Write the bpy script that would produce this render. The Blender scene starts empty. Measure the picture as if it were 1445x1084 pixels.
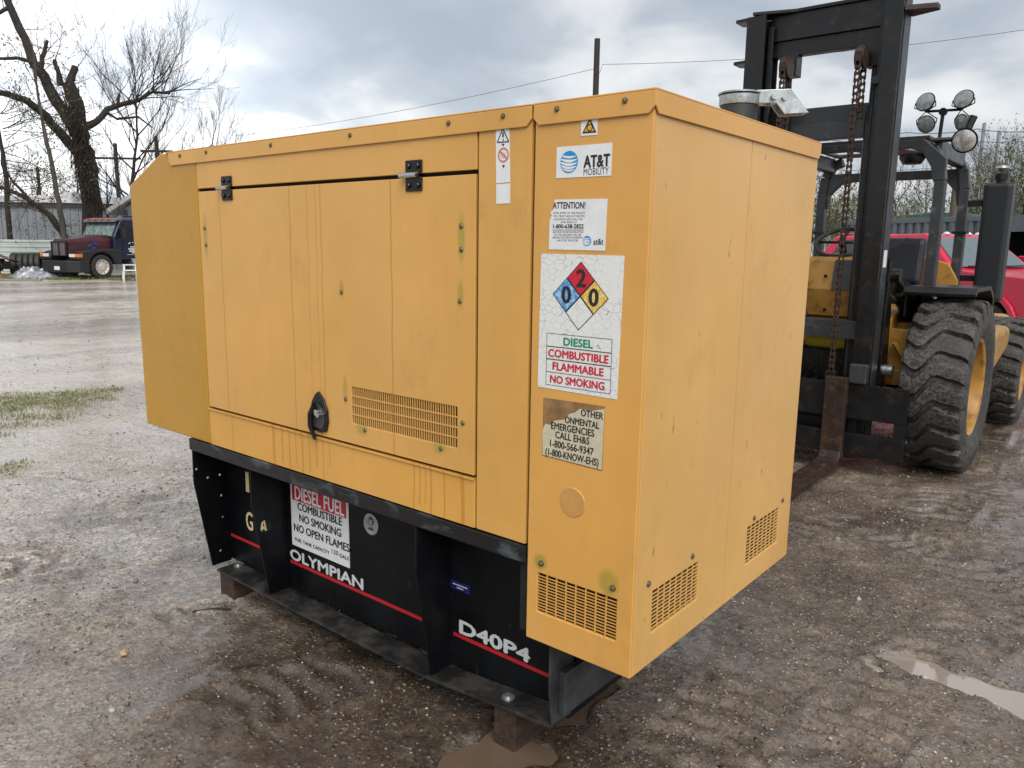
import bpy, bmesh, math, random
import numpy as np
from mathutils import Vector, Matrix
random.seed(7)
RNG = np.random.default_rng(7)
scene = bpy.context.scene
COL = scene.collection

# ------------------------------------------------------------------ camera
CAM = np.array([0.958, -1.679, 1.583])
YAW, PITCH, ROLL, FPX = -0.68753682, -0.17443197, 0.01461295, 1094.7786
PW, PH = 1445.0, 1084.0
_d = np.array([math.sin(YAW)*math.cos(PITCH), math.cos(YAW)*math.cos(PITCH), math.sin(PITCH)])
_r = np.cross(_d, [0, 0, 1.0]); _r /= np.linalg.norm(_r); _u = np.cross(_r, _d)
_r, _u = math.cos(ROLL)*_r+math.sin(ROLL)*_u, -math.sin(ROLL)*_r+math.cos(ROLL)*_u
cam_data = bpy.data.cameras.new('camera')
cam = bpy.data.objects.new('camera', cam_data); COL.objects.link(cam)
cam_data.sensor_width = 36.0; cam_data.lens = FPX/PW*36.0
cam_data.clip_start = 0.05; cam_data.clip_end = 3000
cam.matrix_world = Matrix(((_r[0], _u[0], -_d[0], CAM[0]), (_r[1], _u[1], -_d[1], CAM[1]),
                           (_r[2], _u[2], -_d[2], CAM[2]), (0, 0, 0, 1)))
scene.camera = cam
scene.render.resolution_x = 1024; scene.render.resolution_y = 768

# ------------------------------------------------------------------ sky, fill sun, exposure
FILL_SUN_AZ, FILL_SUN_EL = math.radians(130), math.radians(47)      # azimuth measured from +Y towards +X
world = bpy.data.worlds.new('World'); scene.world = world; world.use_nodes = True
wn = world.node_tree.nodes; wl = world.node_tree.links; wn.clear()
wo = wn.new('ShaderNodeOutputWorld'); wb = wn.new('ShaderNodeBackground'); wb.inputs['Strength'].default_value = 0.1
sky = wn.new('ShaderNodeTexSky'); sky.sky_type = 'NISHITA'; sky.sun_disc = False
sky.sun_elevation = FILL_SUN_EL; sky.sun_rotation = FILL_SUN_AZ; sky.air_density = 1.0; sky.dust_density = 2.0
tc = wn.new('ShaderNodeTexCoord'); sep = wn.new('ShaderNodeSeparateXYZ'); wl.new(tc.outputs['Generated'], sep.inputs[0])
def wmath(op, a, b=None, clamp=False):
    n = wn.new('ShaderNodeMath'); n.operation = op; n.use_clamp = clamp
    for i, v in enumerate((a, b)):
        if v is None: continue
        if isinstance(v, (int, float)): n.inputs[i].default_value = v
        else: wl.new(v, n.inputs[i])
    return n.outputs[0]
den = wmath('ADD', wmath('MAXIMUM', sep.outputs[2], 0.0), 0.32)
comb = wn.new('ShaderNodeCombineXYZ')
wl.new(wmath('DIVIDE', sep.outputs[0], den), comb.inputs[0]); wl.new(wmath('DIVIDE', sep.outputs[1], den), comb.inputs[1])
def wnoise(scale, detail, dist, off):
    m = wn.new('ShaderNodeVectorMath'); m.operation = 'ADD'; m.inputs[1].default_value = off
    wl.new(comb.outputs[0], m.inputs[0])
    n = wn.new('ShaderNodeTexNoise'); n.inputs['Scale'].default_value = scale; n.inputs['Detail'].default_value = detail
    n.inputs['Roughness'].default_value = 0.48; n.inputs['Distortion'].default_value = dist
    wl.new(m.outputs[0], n.inputs['Vector']); return n.outputs['Fac']
n1 = wnoise(1.7, 4, 0.5, (2.2, 3.4, 0.0)); n2 = wnoise(4.6, 5, 0.3, (8.0, 2.2, 0.0))
cl = wmath('ADD', wmath('MULTIPLY', n1, 0.68), wmath('MULTIPLY', n2, 0.32))
cr = wn.new('ShaderNodeValToRGB'); wl.new(cl, cr.inputs[0])
e = cr.color_ramp.elements
e[0].position = 0.38; e[0].color = (0.245, 0.272, 0.305, 1)
e[1].position = 0.68; e[1].color = (0.60, 0.595, 0.57, 1)
m1 = cr.color_ramp.elements.new(0.475); m1.color = (0.315, 0.335, 0.36, 1)
m2 = cr.color_ramp.elements.new(0.535); m2.color = (0.43, 0.437, 0.445, 1)
cs = wn.new('ShaderNodeVectorMath'); cs.operation = 'SCALE'; wl.new(cr.outputs[0], cs.inputs[0]); # the bright cloud bank low in the west
sd = wn.new('ShaderNodeVectorMath'); sd.operation = 'DOT_PRODUCT'
_ga, _ge = math.radians(-68), math.radians(8)
sd.inputs[1].default_value = (math.sin(_ga)*math.cos(_ge), math.cos(_ga)*math.cos(_ge), math.sin(_ge))
wl.new(tc.outputs['Generated'], sd.inputs[0])
glow = wmath('POWER', wmath('MAXIMUM', sd.outputs['Value'], 0.0), 34.0)
gain = wmath('MULTIPLY', wmath('ADD', wmath('MULTIPLY', glow, 0.85), 0.76), 10.0)
wl.new(gain, cs.inputs['Scale'])
mx = wn.new('ShaderNodeMix'); mx.data_type = 'RGBA'; mx.inputs['Factor'].default_value = 0.9
wl.new(sky.outputs[0], mx.inputs['A']); wl.new(cs.outputs[0], mx.inputs['B'])
wl.new(mx.outputs['Result'], wb.inputs['Color']); wl.new(wb.outputs[0], wo.inputs[0])
fill_sun_d = bpy.data.lights.new('fill_sun', 'SUN'); fill_sun_d.energy = 1.5; fill_sun_d.angle = math.radians(50); fill_sun_d.color = (1.0, 0.95, 0.88)  # soft fill added on the camera side to brighten the generator's visible faces
fill_sun = bpy.data.objects.new('fill_sun', fill_sun_d); COL.objects.link(fill_sun)
sv = Vector((math.sin(FILL_SUN_AZ)*math.cos(FILL_SUN_EL), math.cos(FILL_SUN_AZ)*math.cos(FILL_SUN_EL), math.sin(FILL_SUN_EL)))
fill_sun.rotation_euler = sv.to_track_quat('Z', 'Y').to_euler(); fill_sun.location = sv*60
scene.render.engine = 'CYCLES'
scene.view_settings.view_transform = 'Standard'; scene.view_settings.look = 'None'
scene.view_settings.exposure = 1.2; scene.view_settings.gamma = 1.0

# ------------------------------------------------------------------ pixel -> direction helpers
def ray(px, py):
    v = _d*FPX+_r*(px-PW/2)+_u*(PH/2-py); return v/np.linalg.norm(v)
def PX(px, py, axis, val):
    v = ray(px, py); return CAM+v*(val-CAM[axis])/v[axis]
def PY(px, py, y=0.0): return PX(px, py, 1, y)
def PG(px, py, z=0.0): return PX(px, py, 2, z)
def PD(px, py, D):
    v = ray(px, py); return CAM+v*D/math.hypot(v[0], v[1])
def hdir(px):
    v = ray(px, 350); h = math.hypot(v[0], v[1]); return np.array([v[0]/h, v[1]/h])

# ------------------------------------------------------------------ things and meshes
LOCAL = set()
def thing(name, label, cat, loc=(0, 0, 0), rotz=0.0, group=None, local=False):
    o = bpy.data.objects.new(name, None); COL.objects.link(o); o.empty_display_size = 0.2
    o.location = loc; o.rotation_euler = (0, 0, rotz)
    o['label'] = label; o['category'] = cat
    if group: o['group'] = group
    if local: LOCAL.add(o)
    return o
def tag(o, label, cat, group=None):
    o['label'] = label; o['category'] = cat
    if group: o['group'] = group
    return o
def root_of(o):
    while o.parent: o = o.parent
    return o
def link(name, me, mat, parent=None, kind=None):
    o = bpy.data.objects.new(name, me); COL.objects.link(o)
    if mat is not None and not me.materials: me.materials.append(mat)
    if parent: o.parent = parent
    if kind: o['kind'] = kind
    return o
def copy_tree(o, parent=None):
    c = o.copy(); COL.objects.link(c); c.parent = parent
    for ch in o.children: copy_tree(ch, c)
    return c

class MB:
    def __init__(s): s.v = []; s.f = []
    def add(s, vs, fs):
        n = len(s.v); s.v += [tuple(map(float, p)) for p in vs]; s.f += [tuple(i+n for i in q) for q in fs]; return s
    def box(s, x0, x1, y0, y1, z0, z1):
        return s.add([(x, y, z) for x in (x0, x1) for y in (y0, y1) for z in (z0, z1)],
                     [(0, 1, 3, 2), (4, 6, 7, 5), (0, 4, 5, 1), (2, 3, 7, 6), (0, 2, 6, 4), (1, 5, 7, 3)])
    def obox(s, c, size, M):
        c = Vector(c); h = Vector(size)*0.5
        return s.add([c+M @ Vector((x*h.x, y*h.y, z*h.z)) for x in (-1, 1) for y in (-1, 1) for z in (-1, 1)],
                     [(0, 1, 3, 2), (4, 6, 7, 5), (0, 4, 5, 1), (2, 3, 7, 6), (0, 2, 6, 4), (1, 5, 7, 3)])
    def bar(s, a, b, w, h, up=(0, 0, 1)):
        a = Vector(a); b = Vector(b); d = (b-a); L = d.length; d.normalize(); up = Vector(up)
        if abs(d.dot(up)) > 0.98: up = Vector((1, 0, 0))
        x = up.cross(d).normalized(); z = d.cross(x)
        M = Matrix((x, d, z)).transposed()
        return s.obox((a+b)*0.5, (w, L, h), M)
    def prism(s, poly, axis, a0, a1):
        f3 = {'x': lambda p, a: (a, p[0], p[1]), 'y': lambda p, a: (p[0], a, p[1]), 'z': lambda p, a: (p[0], p[1], a)}[axis]
        n = len(poly)
        return s.add([f3(p, a0) for p in poly]+[f3(p, a1) for p in poly],
                     [tuple(range(n)), tuple(range(2*n-1, n-1, -1))]+[(i, n+i, n+(i+1) % n, (i+1) % n) for i in range(n)])
    def frustum(s, polyA, polyB):
        n = len(polyA)
        return s.add(list(polyA)+list(polyB), [tuple(range(n)), tuple(range(2*n-1, n-1, -1))]+[(i, n+i, n+(i+1) % n, (i+1) % n) for i in range(n)])
    def tube(s, pts, rads, n=8, caps=True):
        pts = [Vector(p) for p in pts]
        if isinstance(rads, (int, float)): rads = [rads]*len(pts)
        vs = []; prev = None
        for i, p in enumerate(pts):
            t = (pts[min(i+1, len(pts)-1)]-pts[max(i-1, 0)])
            if t.length < 1e-9: t = Vector((0, 0, 1))
            t.normalize()
            if prev is None: a = t.orthogonal().normalized()
            else:
                a = prev-t*prev.dot(t)
                a = a.normalized() if a.length > 1e-6 else t.orthogonal().normalized()
            prev = a; b = t.cross(a)
            for k in range(n):
                th = 2*math.pi*k/n; vs.append(p+(a*math.cos(th)+b*math.sin(th))*rads[i])
        fs = []
        for i in range(len(pts)-1):
            for k in range(n):
                k2 = (k+1) % n; fs.append((i*n+k, i*n+k2, (i+1)*n+k2, (i+1)*n+k))
        if caps: fs += [tuple(range(n-1, -1, -1)), tuple(range((len(pts)-1)*n, len(pts)*n))]
        return s.add(vs, fs)
    def lathe(s, prof, c, axis=(0, 0, 1), n=24, close=False):
        ax = Vector(axis).normalized(); a = ax.orthogonal().normalized(); b = ax.cross(a); c = Vector(c); vs = []
        for r, h in prof:
            for k in range(n):
                th = 2*math.pi*k/n; vs.append(c+ax*h+(a*math.cos(th)+b*math.sin(th))*max(r, 1e-5))
        fs = []
        for i in range(len(prof)-1):
            for k in range(n):
                k2 = (k+1) % n; fs.append((i*n+k, i*n+k2, (i+1)*n+k2, (i+1)*n+k))
        if close:
            i = len(prof)-1
            for k in range(n):
                k2 = (k+1) % n; fs.append((i*n+k, i*n+k2, k2, k))
        else: fs += [tuple(range(n-1, -1, -1)), tuple(range((len(prof)-1)*n, len(prof)*n))]
        return s.add(vs, fs)
    def mesh(s, name, off=None, smooth=False, fix=True, ang=35):
        me = bpy.data.meshes.new(name)
        v = np.array(s.v, float)
        if off is not None: v = v-np.array(off)
        me.from_pydata(v.tolist(), [], s.f); me.update()
        if fix:
            bm = bmesh.new(); bm.from_mesh(me); bmesh.ops.recalc_face_normals(bm, faces=bm.faces); bm.to_mesh(me); bm.free()
        if smooth:
            me.polygons.foreach_set('use_smooth', [True]*len(me.polygons)); me.set_sharp_from_angle(angle=math.radians(ang))
        return me
    def build(s, name, mat, parent=None, smooth=False, bevel=0, seg=2, kind=None, fix=True, label=None, ang=35):
        off = None
        if parent is not None:
            r = root_of(parent)
            if r not in LOCAL: off = r.location
        o = link(name, s.mesh(name, off, smooth, fix, ang), mat, parent, kind)
        if label: o['label'] = label
        if bevel:
            m = o.modifiers.new('bevel', 'BEVEL'); m.width = bevel; m.segments = seg; m.limit_method = 'ANGLE'; m.angle_limit = math.radians(40)
            m.harden_normals = False
        return o

def holeplate(outer, holes, axis, a0, a1):
    """flat plate with real openings: outer loop + hole loops (2D), extruded from a0 to a1"""
    f3 = {'x': lambda p, a: (a, p[0], p[1]), 'y': lambda p, a: (p[0], a, p[1]), 'z': lambda p, a: (p[0], p[1], a)}[axis]
    bm = bmesh.new(); loops = []
    for lp in [outer]+list(holes):
        vs = [bm.verts.new((p[0], p[1], 0)) for p in lp]; loops.append(vs)
        for i in range(len(vs)): bm.edges.new((vs[i], vs[(i+1) % len(vs)]))
    bmesh.ops.triangle_fill(bm, use_beauty=True, use_dissolve=False, edges=bm.edges[:])
    bm.verts.index_update()
    P = [(v.co.x, v.co.y) for v in bm.verts]; F = [[v.index for v in f.verts] for f in bm.faces]
    L = [[v.index for v in vs] for vs in loops]; bm.free()
    n = len(P); m = MB()
    fs = [tuple(f) for f in F]+[tuple(n+i for i in reversed(f)) for f in F]
    for l in L:
        for i in range(len(l)):
            a, b = l[i], l[(i+1) % len(l)]; fs.append((a, n+a, n+b, b))
    return m.add([f3(p, a0) for p in P]+[f3(p, a1) for p in P], fs)
def rect(x0, x1, z0, z1): return [(x0, z0), (x1, z0), (x1, z1), (x0, z1)]
def circ(x, z, r, n=16): return [(x+r*math.cos(2*math.pi*k/n), z+r*math.sin(2*math.pi*k/n)) for k in range(n)]

# ------------------------------------------------------------------ materials
class NT:
    def __init__(s, name):
        s.m = bpy.data.materials.new(name); s.m.use_nodes = True; s.t = s.m.node_tree; s.n = s.t.nodes; s.l = s.t.links
        s.p = s.n['Principled BSDF']; s.tc = s.n.new('ShaderNodeTexCoord'); s._sep = None
    def put(s, sock, v):
        if isinstance(v, (int, float)): sock.default_value = v
        elif isinstance(v, (tuple, list)): sock.default_value = tuple(v)+((1,) if len(v) == 3 and sock.type == 'RGBA' else ())
        else: s.l.new(v, sock)
    def math(s, op, a, b=None, c=None, clamp=False):
        n = s.n.new('ShaderNodeMath'); n.operation = op; n.use_clamp = clamp
        for i, v in enumerate((a, b, c)):
            if v is not None: s.put(n.inputs[i], v)
        return n.outputs[0]
    def mix(s, f, a, b, mode='MIX'):
        n = s.n.new('ShaderNodeMix'); n.data_type = 'RGBA'; n.blend_type = mode
        s.put(n.inputs['Factor'], f); s.put(n.inputs['A'], a); s.put(n.inputs['B'], b); return n.outputs['Result']
    def ramp(s, f, stops):
        n = s.n.new('ShaderNodeValToRGB'); s.put(n.inputs[0], f); el = n.color_ramp.elements
        while len(el) < len(stops): el.new(0.5)
        for q, (p, c) in zip(el, stops): q.position = p; q.color = (c, c, c, 1) if isinstance(c, (int, float)) else tuple(c)+(1,)
        return n.outputs[0]
    def coord(s, scale=(1, 1, 1), off=(0, 0, 0), kind='Object'):
        n = s.n.new('ShaderNodeMapping'); n.inputs['Scale'].default_value = scale; n.inputs['Location'].default_value = off
        s.l.new(s.tc.outputs[kind], n.inputs['Vector']); return n.outputs[0]
    def noise(s, scale, detail=3, rough=0.55, vec=None, dist=0.0):
        n = s.n.new('ShaderNodeTexNoise'); n.inputs['Scale'].default_value = scale; n.inputs['Detail'].default_value = detail
        n.inputs['Roughness'].default_value = rough; n.inputs['Distortion'].default_value = dist
        s.l.new(vec if vec is not None else s.tc.outputs['Object'], n.inputs['Vector']); return n.outputs['Fac']
    def vor(s, scale, feature='F1', vec=None, out='Distance'):
        n = s.n.new('ShaderNodeTexVoronoi'); n.feature = feature; n.inputs['Scale'].default_value = scale
        s.l.new(vec if vec is not None else s.tc.outputs['Object'], n.inputs['Vector']); return n.outputs[out]
    def xyz(s):
        if s._sep is None:
            s._sep = s.n.new('ShaderNodeSeparateXYZ'); s.l.new(s.tc.outputs['Object'], s._sep.inputs[0])
        return s._sep.outputs
    def bump(s, h, strength=0.3, dist=0.01):
        n = s.n.new('ShaderNodeBump'); n.inputs['Strength'].default_value = strength; n.inputs['Distance'].default_value = dist
        s.l.new(h, n.inputs['Height']); s.l.new(n.outputs[0], s.p.inputs['Normal'])
    def set(s, **k):
        for a, b in k.items(): s.put(s.p.inputs[{'col': 'Base Color', 'rough': 'Roughness', 'metal': 'Metallic', 'spec': 'Specular IOR Level', 'coat': 'Coat Weight'}.get(a, a)], b)
        return s.m
def mul(c, k): return tuple(min(1, x*k) for x in c)
def mat(name, col, rough=0.5, metal=0.0, var=0.18, scale=6, bump=0.0, bscale=60, spec=0.5, dirt=None, dirt_amt=0.0):
    t = NT(name)
    f = t.noise(scale, 5, 0.6)
    c = t.mix(t.ramp(f, [(0.3, 0), (0.7, 1)]), mul(col, 1-var), mul(col, 1+var))
    if dirt is not None:
        g = t.noise(scale*2.3, 6, 0.7, t.coord(off=(5, 3, 1)))
        c = t.mix(t.ramp(g, [(0.62-dirt_amt*0.35, 0), (0.72, 1)]), c, dirt)
    t.set(col=c, metal=metal, spec=spec, rough=t.ramp(t.noise(scale*3, 4), [(0.25, max(0.02, rough-0.1)), (0.75, min(1, rough+0.1))]))
    if bump: t.bump(t.noise(bscale, 4), bump, 0.01)
    return t.m
def flat(name, col, rough=0.5, metal=0.0, emit=None):
    t = NT(name); t.set(col=t.mix(t.noise(40, 3), mul(col, 0.93), mul(col, 1.05)), rough=rough, metal=metal); return t.m
M = {}
M['ink'] = flat('black_ink', (0.012, 0.012, 0.014), 0.5)
M['white_ink'] = flat('white_print', (0.72, 0.73, 0.73), 0.45)
M['red_ink'] = flat('red_print', (0.50, 0.012, 0.03), 0.45)
M['green_ink'] = flat('green_print', (0.0, 0.24, 0.13), 0.45)
M['blue_ink'] = flat('blue_print', (0.01, 0.24, 0.52), 0.45)
M['sticker'] = mat('white_vinyl', (0.66, 0.68, 0.70), 0.4, var=0.05, scale=25)
M['black_steel'] = mat('black_painted_steel', (0.006, 0.0065, 0.008), 0.42, var=0.5, scale=7, bump=0.05, bscale=90, dirt=(0.045, 0.042, 0.04), dirt_amt=0.25)
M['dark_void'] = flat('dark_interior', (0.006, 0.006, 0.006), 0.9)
M['bolt'] = mat('aged_bolt', (0.16, 0.14, 0.09), 0.45, 0.7, var=0.3, scale=80)
M['chrome'] = mat('plated_metal', (0.55, 0.55, 0.55), 0.22, 1.0, var=0.1, scale=60)
M['galv'] = mat('galvanised_steel', (0.42, 0.46, 0.48), 0.38, 0.85, var=0.25, scale=40, dirt=(0.2, 0.16, 0.11), dirt_amt=0.1)
M['rubber'] = mat('black_rubber', (0.010, 0.010, 0.011), 0.62, var=0.35, scale=9, bump=0.15, bscale=120, dirt=(0.085, 0.075, 0.065), dirt_amt=0.35)
M['glass'] = mat('dark_glass', (0.015, 0.018, 0.02), 0.06, var=0.1, spec=0.9)
M['wood_block'] = None
t = NT('timber'); w = t.noise(3, 5, 0.65, t.coord((18, 1.5, 18)))
t.set(col=t.ramp(w, [(0.3, (0.018, 0.009, 0.006)), (0.55, (0.045, 0.023, 0.015)), (0.75, (0.08, 0.043, 0.027))]), rough=0.65); t.bump(w, 0.5, 0.01); M['wood_block'] = t.m

def text(parent, s, a, b, h, y, m, bold=0.0, name='lettering', axis='y', thick=0.0006):
    """flat lettering between two plane points a=(x,z) and b=(x,z) (left and right middle of the line), cap height h, lying at depth y"""
    cu = bpy.data.curves.new('txt', 'FONT'); cu.body = s; cu.size = 1.0; cu.resolution_u = 3
    ob = bpy.data.objects.new('txt', cu); me = bpy.data.meshes.new_from_object(ob)
    bpy.data.objects.remove(ob); bpy.data.curves.remove(cu)
    n = len(me.vertices); co = np.empty(n*3); me.vertices.foreach_get('co', co); co = co.reshape(-1, 3)
    x0, x1 = co[:, 0].min(), co[:, 0].max(); capz = 0.70
    a = np.array(a); b = np.array(b); L = np.linalg.norm(b-a); e = (b-a)/L; up = np.array([-e[1], e[0]])
    tx = (co[:, 0]-x0)/(x1-x0)*L; tz = (co[:, 1]/capz-0.5)*h
    P = a[None]+tx[:, None]*e[None]+tz[:, None]*up[None]
    faces = [tuple(q.vertices) for q in me.polygons]; bpy.data.meshes.remove(me)
    mb = MB(); w = bold*h*1.55
    for k, (sx, sz) in enumerate([(0, 0), (w, 0), (-w, 0), (0, w*.7), (0, -w*.7)] if bold else [(0, 0)]):   # heavier strokes: the outline laid down again a hair to each side
        mb.add(np.stack([P[:, 0]+sx, np.full(n, y-.00012*k), P[:, 1]+sz], 1), faces)
    return mb.build(name, m, parent, fix=False)
# ------------------------------------------------------------------ ground
def _hash(ix, iy, seed):
    n = (ix.astype(np.int64)*374761393+iy.astype(np.int64)*668265263+seed*1442695041) & 0x7fffffff
    n = ((n ^ (n >> 13))*1274126177) & 0x7fffffff
    n = (n ^ (n >> 16)) & 0xffff
    return n/65535.0
def vnoise(x, y, seed):
    ix = np.floor(x); iy = np.floor(y); fx = x-ix; fy = y-iy; fx = fx*fx*(3-2*fx); fy = fy*fy*(3-2*fy)
    a = _hash(ix, iy, seed); b = _hash(ix+1, iy, seed); c = _hash(ix, iy+1, seed); d = _hash(ix+1, iy+1, seed)
    return (a*(1-fx)+b*fx)*(1-fy)+(c*(1-fx)+d*fx)*fy-0.5
def poly_dist(x, y, pts, wid):
    """distance to a polyline divided by its local half width, plus arc length and side offset"""
    best = np.full(x.shape, 1e9); ss = np.zeros(x.shape); tt = np.zeros(x.shape); s0 = 0.0
    for i in range(len(pts)-1):
        a = np.array(pts[i][:2]); b = np.array(pts[i+1][:2]); ab = b-a; L = np.linalg.norm(ab)
        t = np.clip(((x-a[0])*ab[0]+(y-a[1])*ab[1])/(L*L), 0, 1)
        dx = x-a[0]-t*ab[0]; dy = y-a[1]-t*ab[1]; w = wid[i]*(1-t)+wid[i+1]*t
        q = np.hypot(dx, dy)/w; side = (dx*-ab[1]+dy*ab[0])/L/w
        m = q < best; best = np.where(m, q, best); ss = np.where(m, s0+t*L, ss); tt = np.where(m, side, tt); s0 += L
    return best, ss, tt
sst = lambda a, b, v: (lambda t: t*t*(3-2*t))(np.clip((v-a)/(b-a), 0, 1))
PUD = [([PG(1248, 926), PG(1290, 938), PG(1360, 958), PG(1440, 990), PG(1560, 1040)], [0.04, 0.07, 0.06, 0.075, 0.095]),
       ([PG(1226, 936), PG(1236, 940)], [0.03, 0.03]),
       ([PG(655, 1078), PG(730, 1050), PG(800, 1020)], [0.10, 0.12, 0.07]),
       ([PG(800, 1004), PG(850, 968)], [0.06, 0.05])]
TRK = [([PG(-120, 960), PG(120, 905), PG(330, 865), PG(470, 850)], 0.17),
       ([PG(960, 1100), PG(1090, 930), PG(1200, 850), PG(1350, 690), PG(1390, 600)], 0.19),
       ([PG(1130, 1120), PG(1250, 985), PG(1420, 860), PG(1560, 790)], 0.16),
       ([PG(120, 1130), PG(330, 1000), PG(520, 935)], 0.18),
       ([PG(-150, 830), PG(60, 790), PG(230, 745), PG(330, 700)], 0.15),
       ([PG(1060, 760), PG(1200, 740), PG(1330, 780), PG(1500, 900)], 0.17)]
WATER_Z = -0.013
def ground_h(x, y):
    near = np.exp(-((np.hypot(x-0.5, y-1.0)/14.0)**2))
    h = 0.020*vnoise(x*0.55, y*0.55, 1)+0.012*vnoise(x*1.9+7, y*1.9, 2)
    h += (0.007*vnoise(x*6.1, y*6.1+3, 3)+0.010*vnoise(x*15.0, y*15.0, 4)*(0.35+1.3*np.clip(vnoise(x*1.3, y*1.3, 77)+.4, 0, 1))+0.007*vnoise(x*38.0, y*38.0, 5))*near
    h += 0.05*vnoise(x*0.05, y*0.05, 9)*(1-near)
    for k, (pts, w) in enumerate(TRK):
        q, s, t = poly_dist(x, y, pts, [w]*len(pts))
        wob = 1.1*vnoise(x*4, y*4, 20+k)+0.5*vnoise(x*11, y*11, 90+k)+0.55*np.abs(t)
        lug = sst(0.3, 0.7, 0.5+0.5*np.sin(2*np.pi*(s/0.125+wob)))
        patch = sst(-0.32, 0.02, vnoise(x*1.6+k*3, y*1.6, 30+k))
        ins = (1-sst(0.8, 1.05, q))*patch
        h += ins*(-0.012+0.021*lug)+0.011*np.exp(-((q-1.12)/0.14)**2)*patch
    for pts, wid in PUD:
        q, s, t = poly_dist(x, y, pts, wid)
        q = q+0.55*vnoise(x*9, y*9, 41)+0.3*vnoise(x*23, y*23, 42)
        f = 1-sst(0.55, 1.35, q); h = h*(1-0.75*f)-0.034*f
        h = np.where((q > 1.1) & (q < 3.2), np.maximum(h, WATER_Z+0.004+0.004*vnoise(x*30, y*30, 43)), h)
    # level pad where the timbers stand
    return h
def axis_coords(lo, hi, step, far_lo, far_hi, g=1.07):
    c = list(np.arange(lo, hi, step)); s = step
    while c[-1] < far_hi: s *= g; c.append(c[-1]+s)
    s = step; l = [lo]
    while l[-1] > far_lo: s *= g; l.append(l[-1]-s)
    return np.array(l[:0:-1]+c)
gx = axis_coords(-3.6, 2.6, 0.016, -700, 700); gy = axis_coords(-1.5, 5.2, 0.016, -500, 900)
GX, GY = np.meshgrid(gx, gy, indexing='ij'); GZ = ground_h(GX, GY)
def grid_mesh(name, X, Y, Z):
    nx, ny = X.shape; me = bpy.data.meshes.new(name); me.vertices.add(nx*ny)
    me.vertices.foreach_set('co', np.stack([X, Y, Z], -1).astype(np.float32).ravel())
    i = np.arange(nx-1)[:, None]*ny+np.arange(ny-1)[None]; q = np.stack([i, i+ny, i+ny+1, i+1], -1).reshape(-1, 4)
    me.loops.add(q.size); me.loops.foreach_set('vertex_index', q.ravel().astype(np.int32)); me.polygons.add(len(q))
    me.polygons.foreach_set('loop_start', np.arange(0, q.size, 4, dtype=np.int32)); me.polygons.foreach_set('loop_total', np.full(len(q), 4, np.int32))
    me.update(calc_edges=True); me.polygons.foreach_set('use_smooth', np.ones(len(q), bool)); return me
t = NT('wet_gravel')
big = t.noise(0.42, 5, 0.6, t.coord((1, 1, 0.2), (3.3, 1.2, 0)), 0.6)
mid = t.noise(2.6, 5, 0.6, t.coord((1, 1, 0.2)))
grit = t.noise(75, 4, 0.7); cellA = t.vor(95, 'F1', out='Color'); cellB = t.vor(42, 'F1', out='Color'); peb = t.vor(48, 'F1', out='Color'); pebd = t.vor(48)
sp = t.n.new('ShaderNodeSeparateColor'); t.l.new(peb, sp.inputs[0])
X, Y, Z = t.xyz()
# pale crushed stone on the west, its colour lightened to carry the wet sky sheen, darker mud where machines turn by the generator
west = t.math('ADD', t.math('MULTIPLY', X, -0.115), t.math('MULTIPLY', Y, -0.02))
lime_sheen = t.ramp(t.math('ADD', t.math('ADD', west, t.math('MULTIPLY', big, 0.9)), t.math('MULTIPLY', mid, 0.35)), [(0.58, 0), (1.15, 1)])
mud = t.mix(t.ramp(mid, [(0.35, 0), (0.65, 1)]), (0.095, 0.068, 0.048), (0.215, 0.166, 0.124))
# churned wet clay in front of the skid
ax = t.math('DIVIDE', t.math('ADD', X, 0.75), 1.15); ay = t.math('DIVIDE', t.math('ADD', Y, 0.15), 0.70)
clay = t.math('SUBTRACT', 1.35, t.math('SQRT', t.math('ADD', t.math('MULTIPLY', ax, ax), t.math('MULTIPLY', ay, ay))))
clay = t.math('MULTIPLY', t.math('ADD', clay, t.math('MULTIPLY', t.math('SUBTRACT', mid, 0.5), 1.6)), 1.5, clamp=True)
lime_sheen = t.math('MULTIPLY', lime_sheen, t.math('SUBTRACT', 1.0, clay))
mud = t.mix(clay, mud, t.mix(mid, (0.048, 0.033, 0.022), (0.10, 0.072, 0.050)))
stone = t.mix(sp.outputs[0], (0.10, 0.092, 0.085), (0.40, 0.38, 0.35))
pm = t.math('MULTIPLY', t.ramp(pebd, [(0.25, 1), (0.42, 0)]), t.ramp(t.math('ADD', sp.outputs[1], t.math('MULTIPLY', lime_sheen, 0.35)), [(0.62, 0), (0.68, 1)]))
c = t.mix(lime_sheen, mud, t.mix(mid, (0.37, 0.332, 0.288), (0.64, 0.585, 0.515)))
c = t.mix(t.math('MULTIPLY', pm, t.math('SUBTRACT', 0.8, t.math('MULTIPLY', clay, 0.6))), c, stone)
c = t.mix(t.ramp(grit, [(0.3, 0.55), (0.7, 0)]), c, (0.035, 0.028, 0.022))
sA = t.n.new('ShaderNodeSeparateColor'); t.l.new(cellA, sA.inputs[0]); sB = t.n.new('ShaderNodeSeparateColor'); t.l.new(cellB, sB.inputs[0])
gv = t.math('ADD', t.math('MULTIPLY', sA.outputs[0], 0.95), t.math('MULTIPLY', sB.outputs[1], 0.55))
gv = t.math('ADD', t.math('MULTIPLY', gv, 0.75), 0.38)
vm = t.n.new('ShaderNodeVectorMath'); vm.operation = 'SCALE'; t.l.new(c, vm.inputs[0]); t.l.new(gv, vm.inputs['Scale'])
c = t.mix(t.math('MULTIPLY', sA.outputs[1], 0.35), vm.outputs[0], t.mix(1.0, vm.outputs[0], (1.15, 0.92, 0.72), 'MULTIPLY'))
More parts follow.
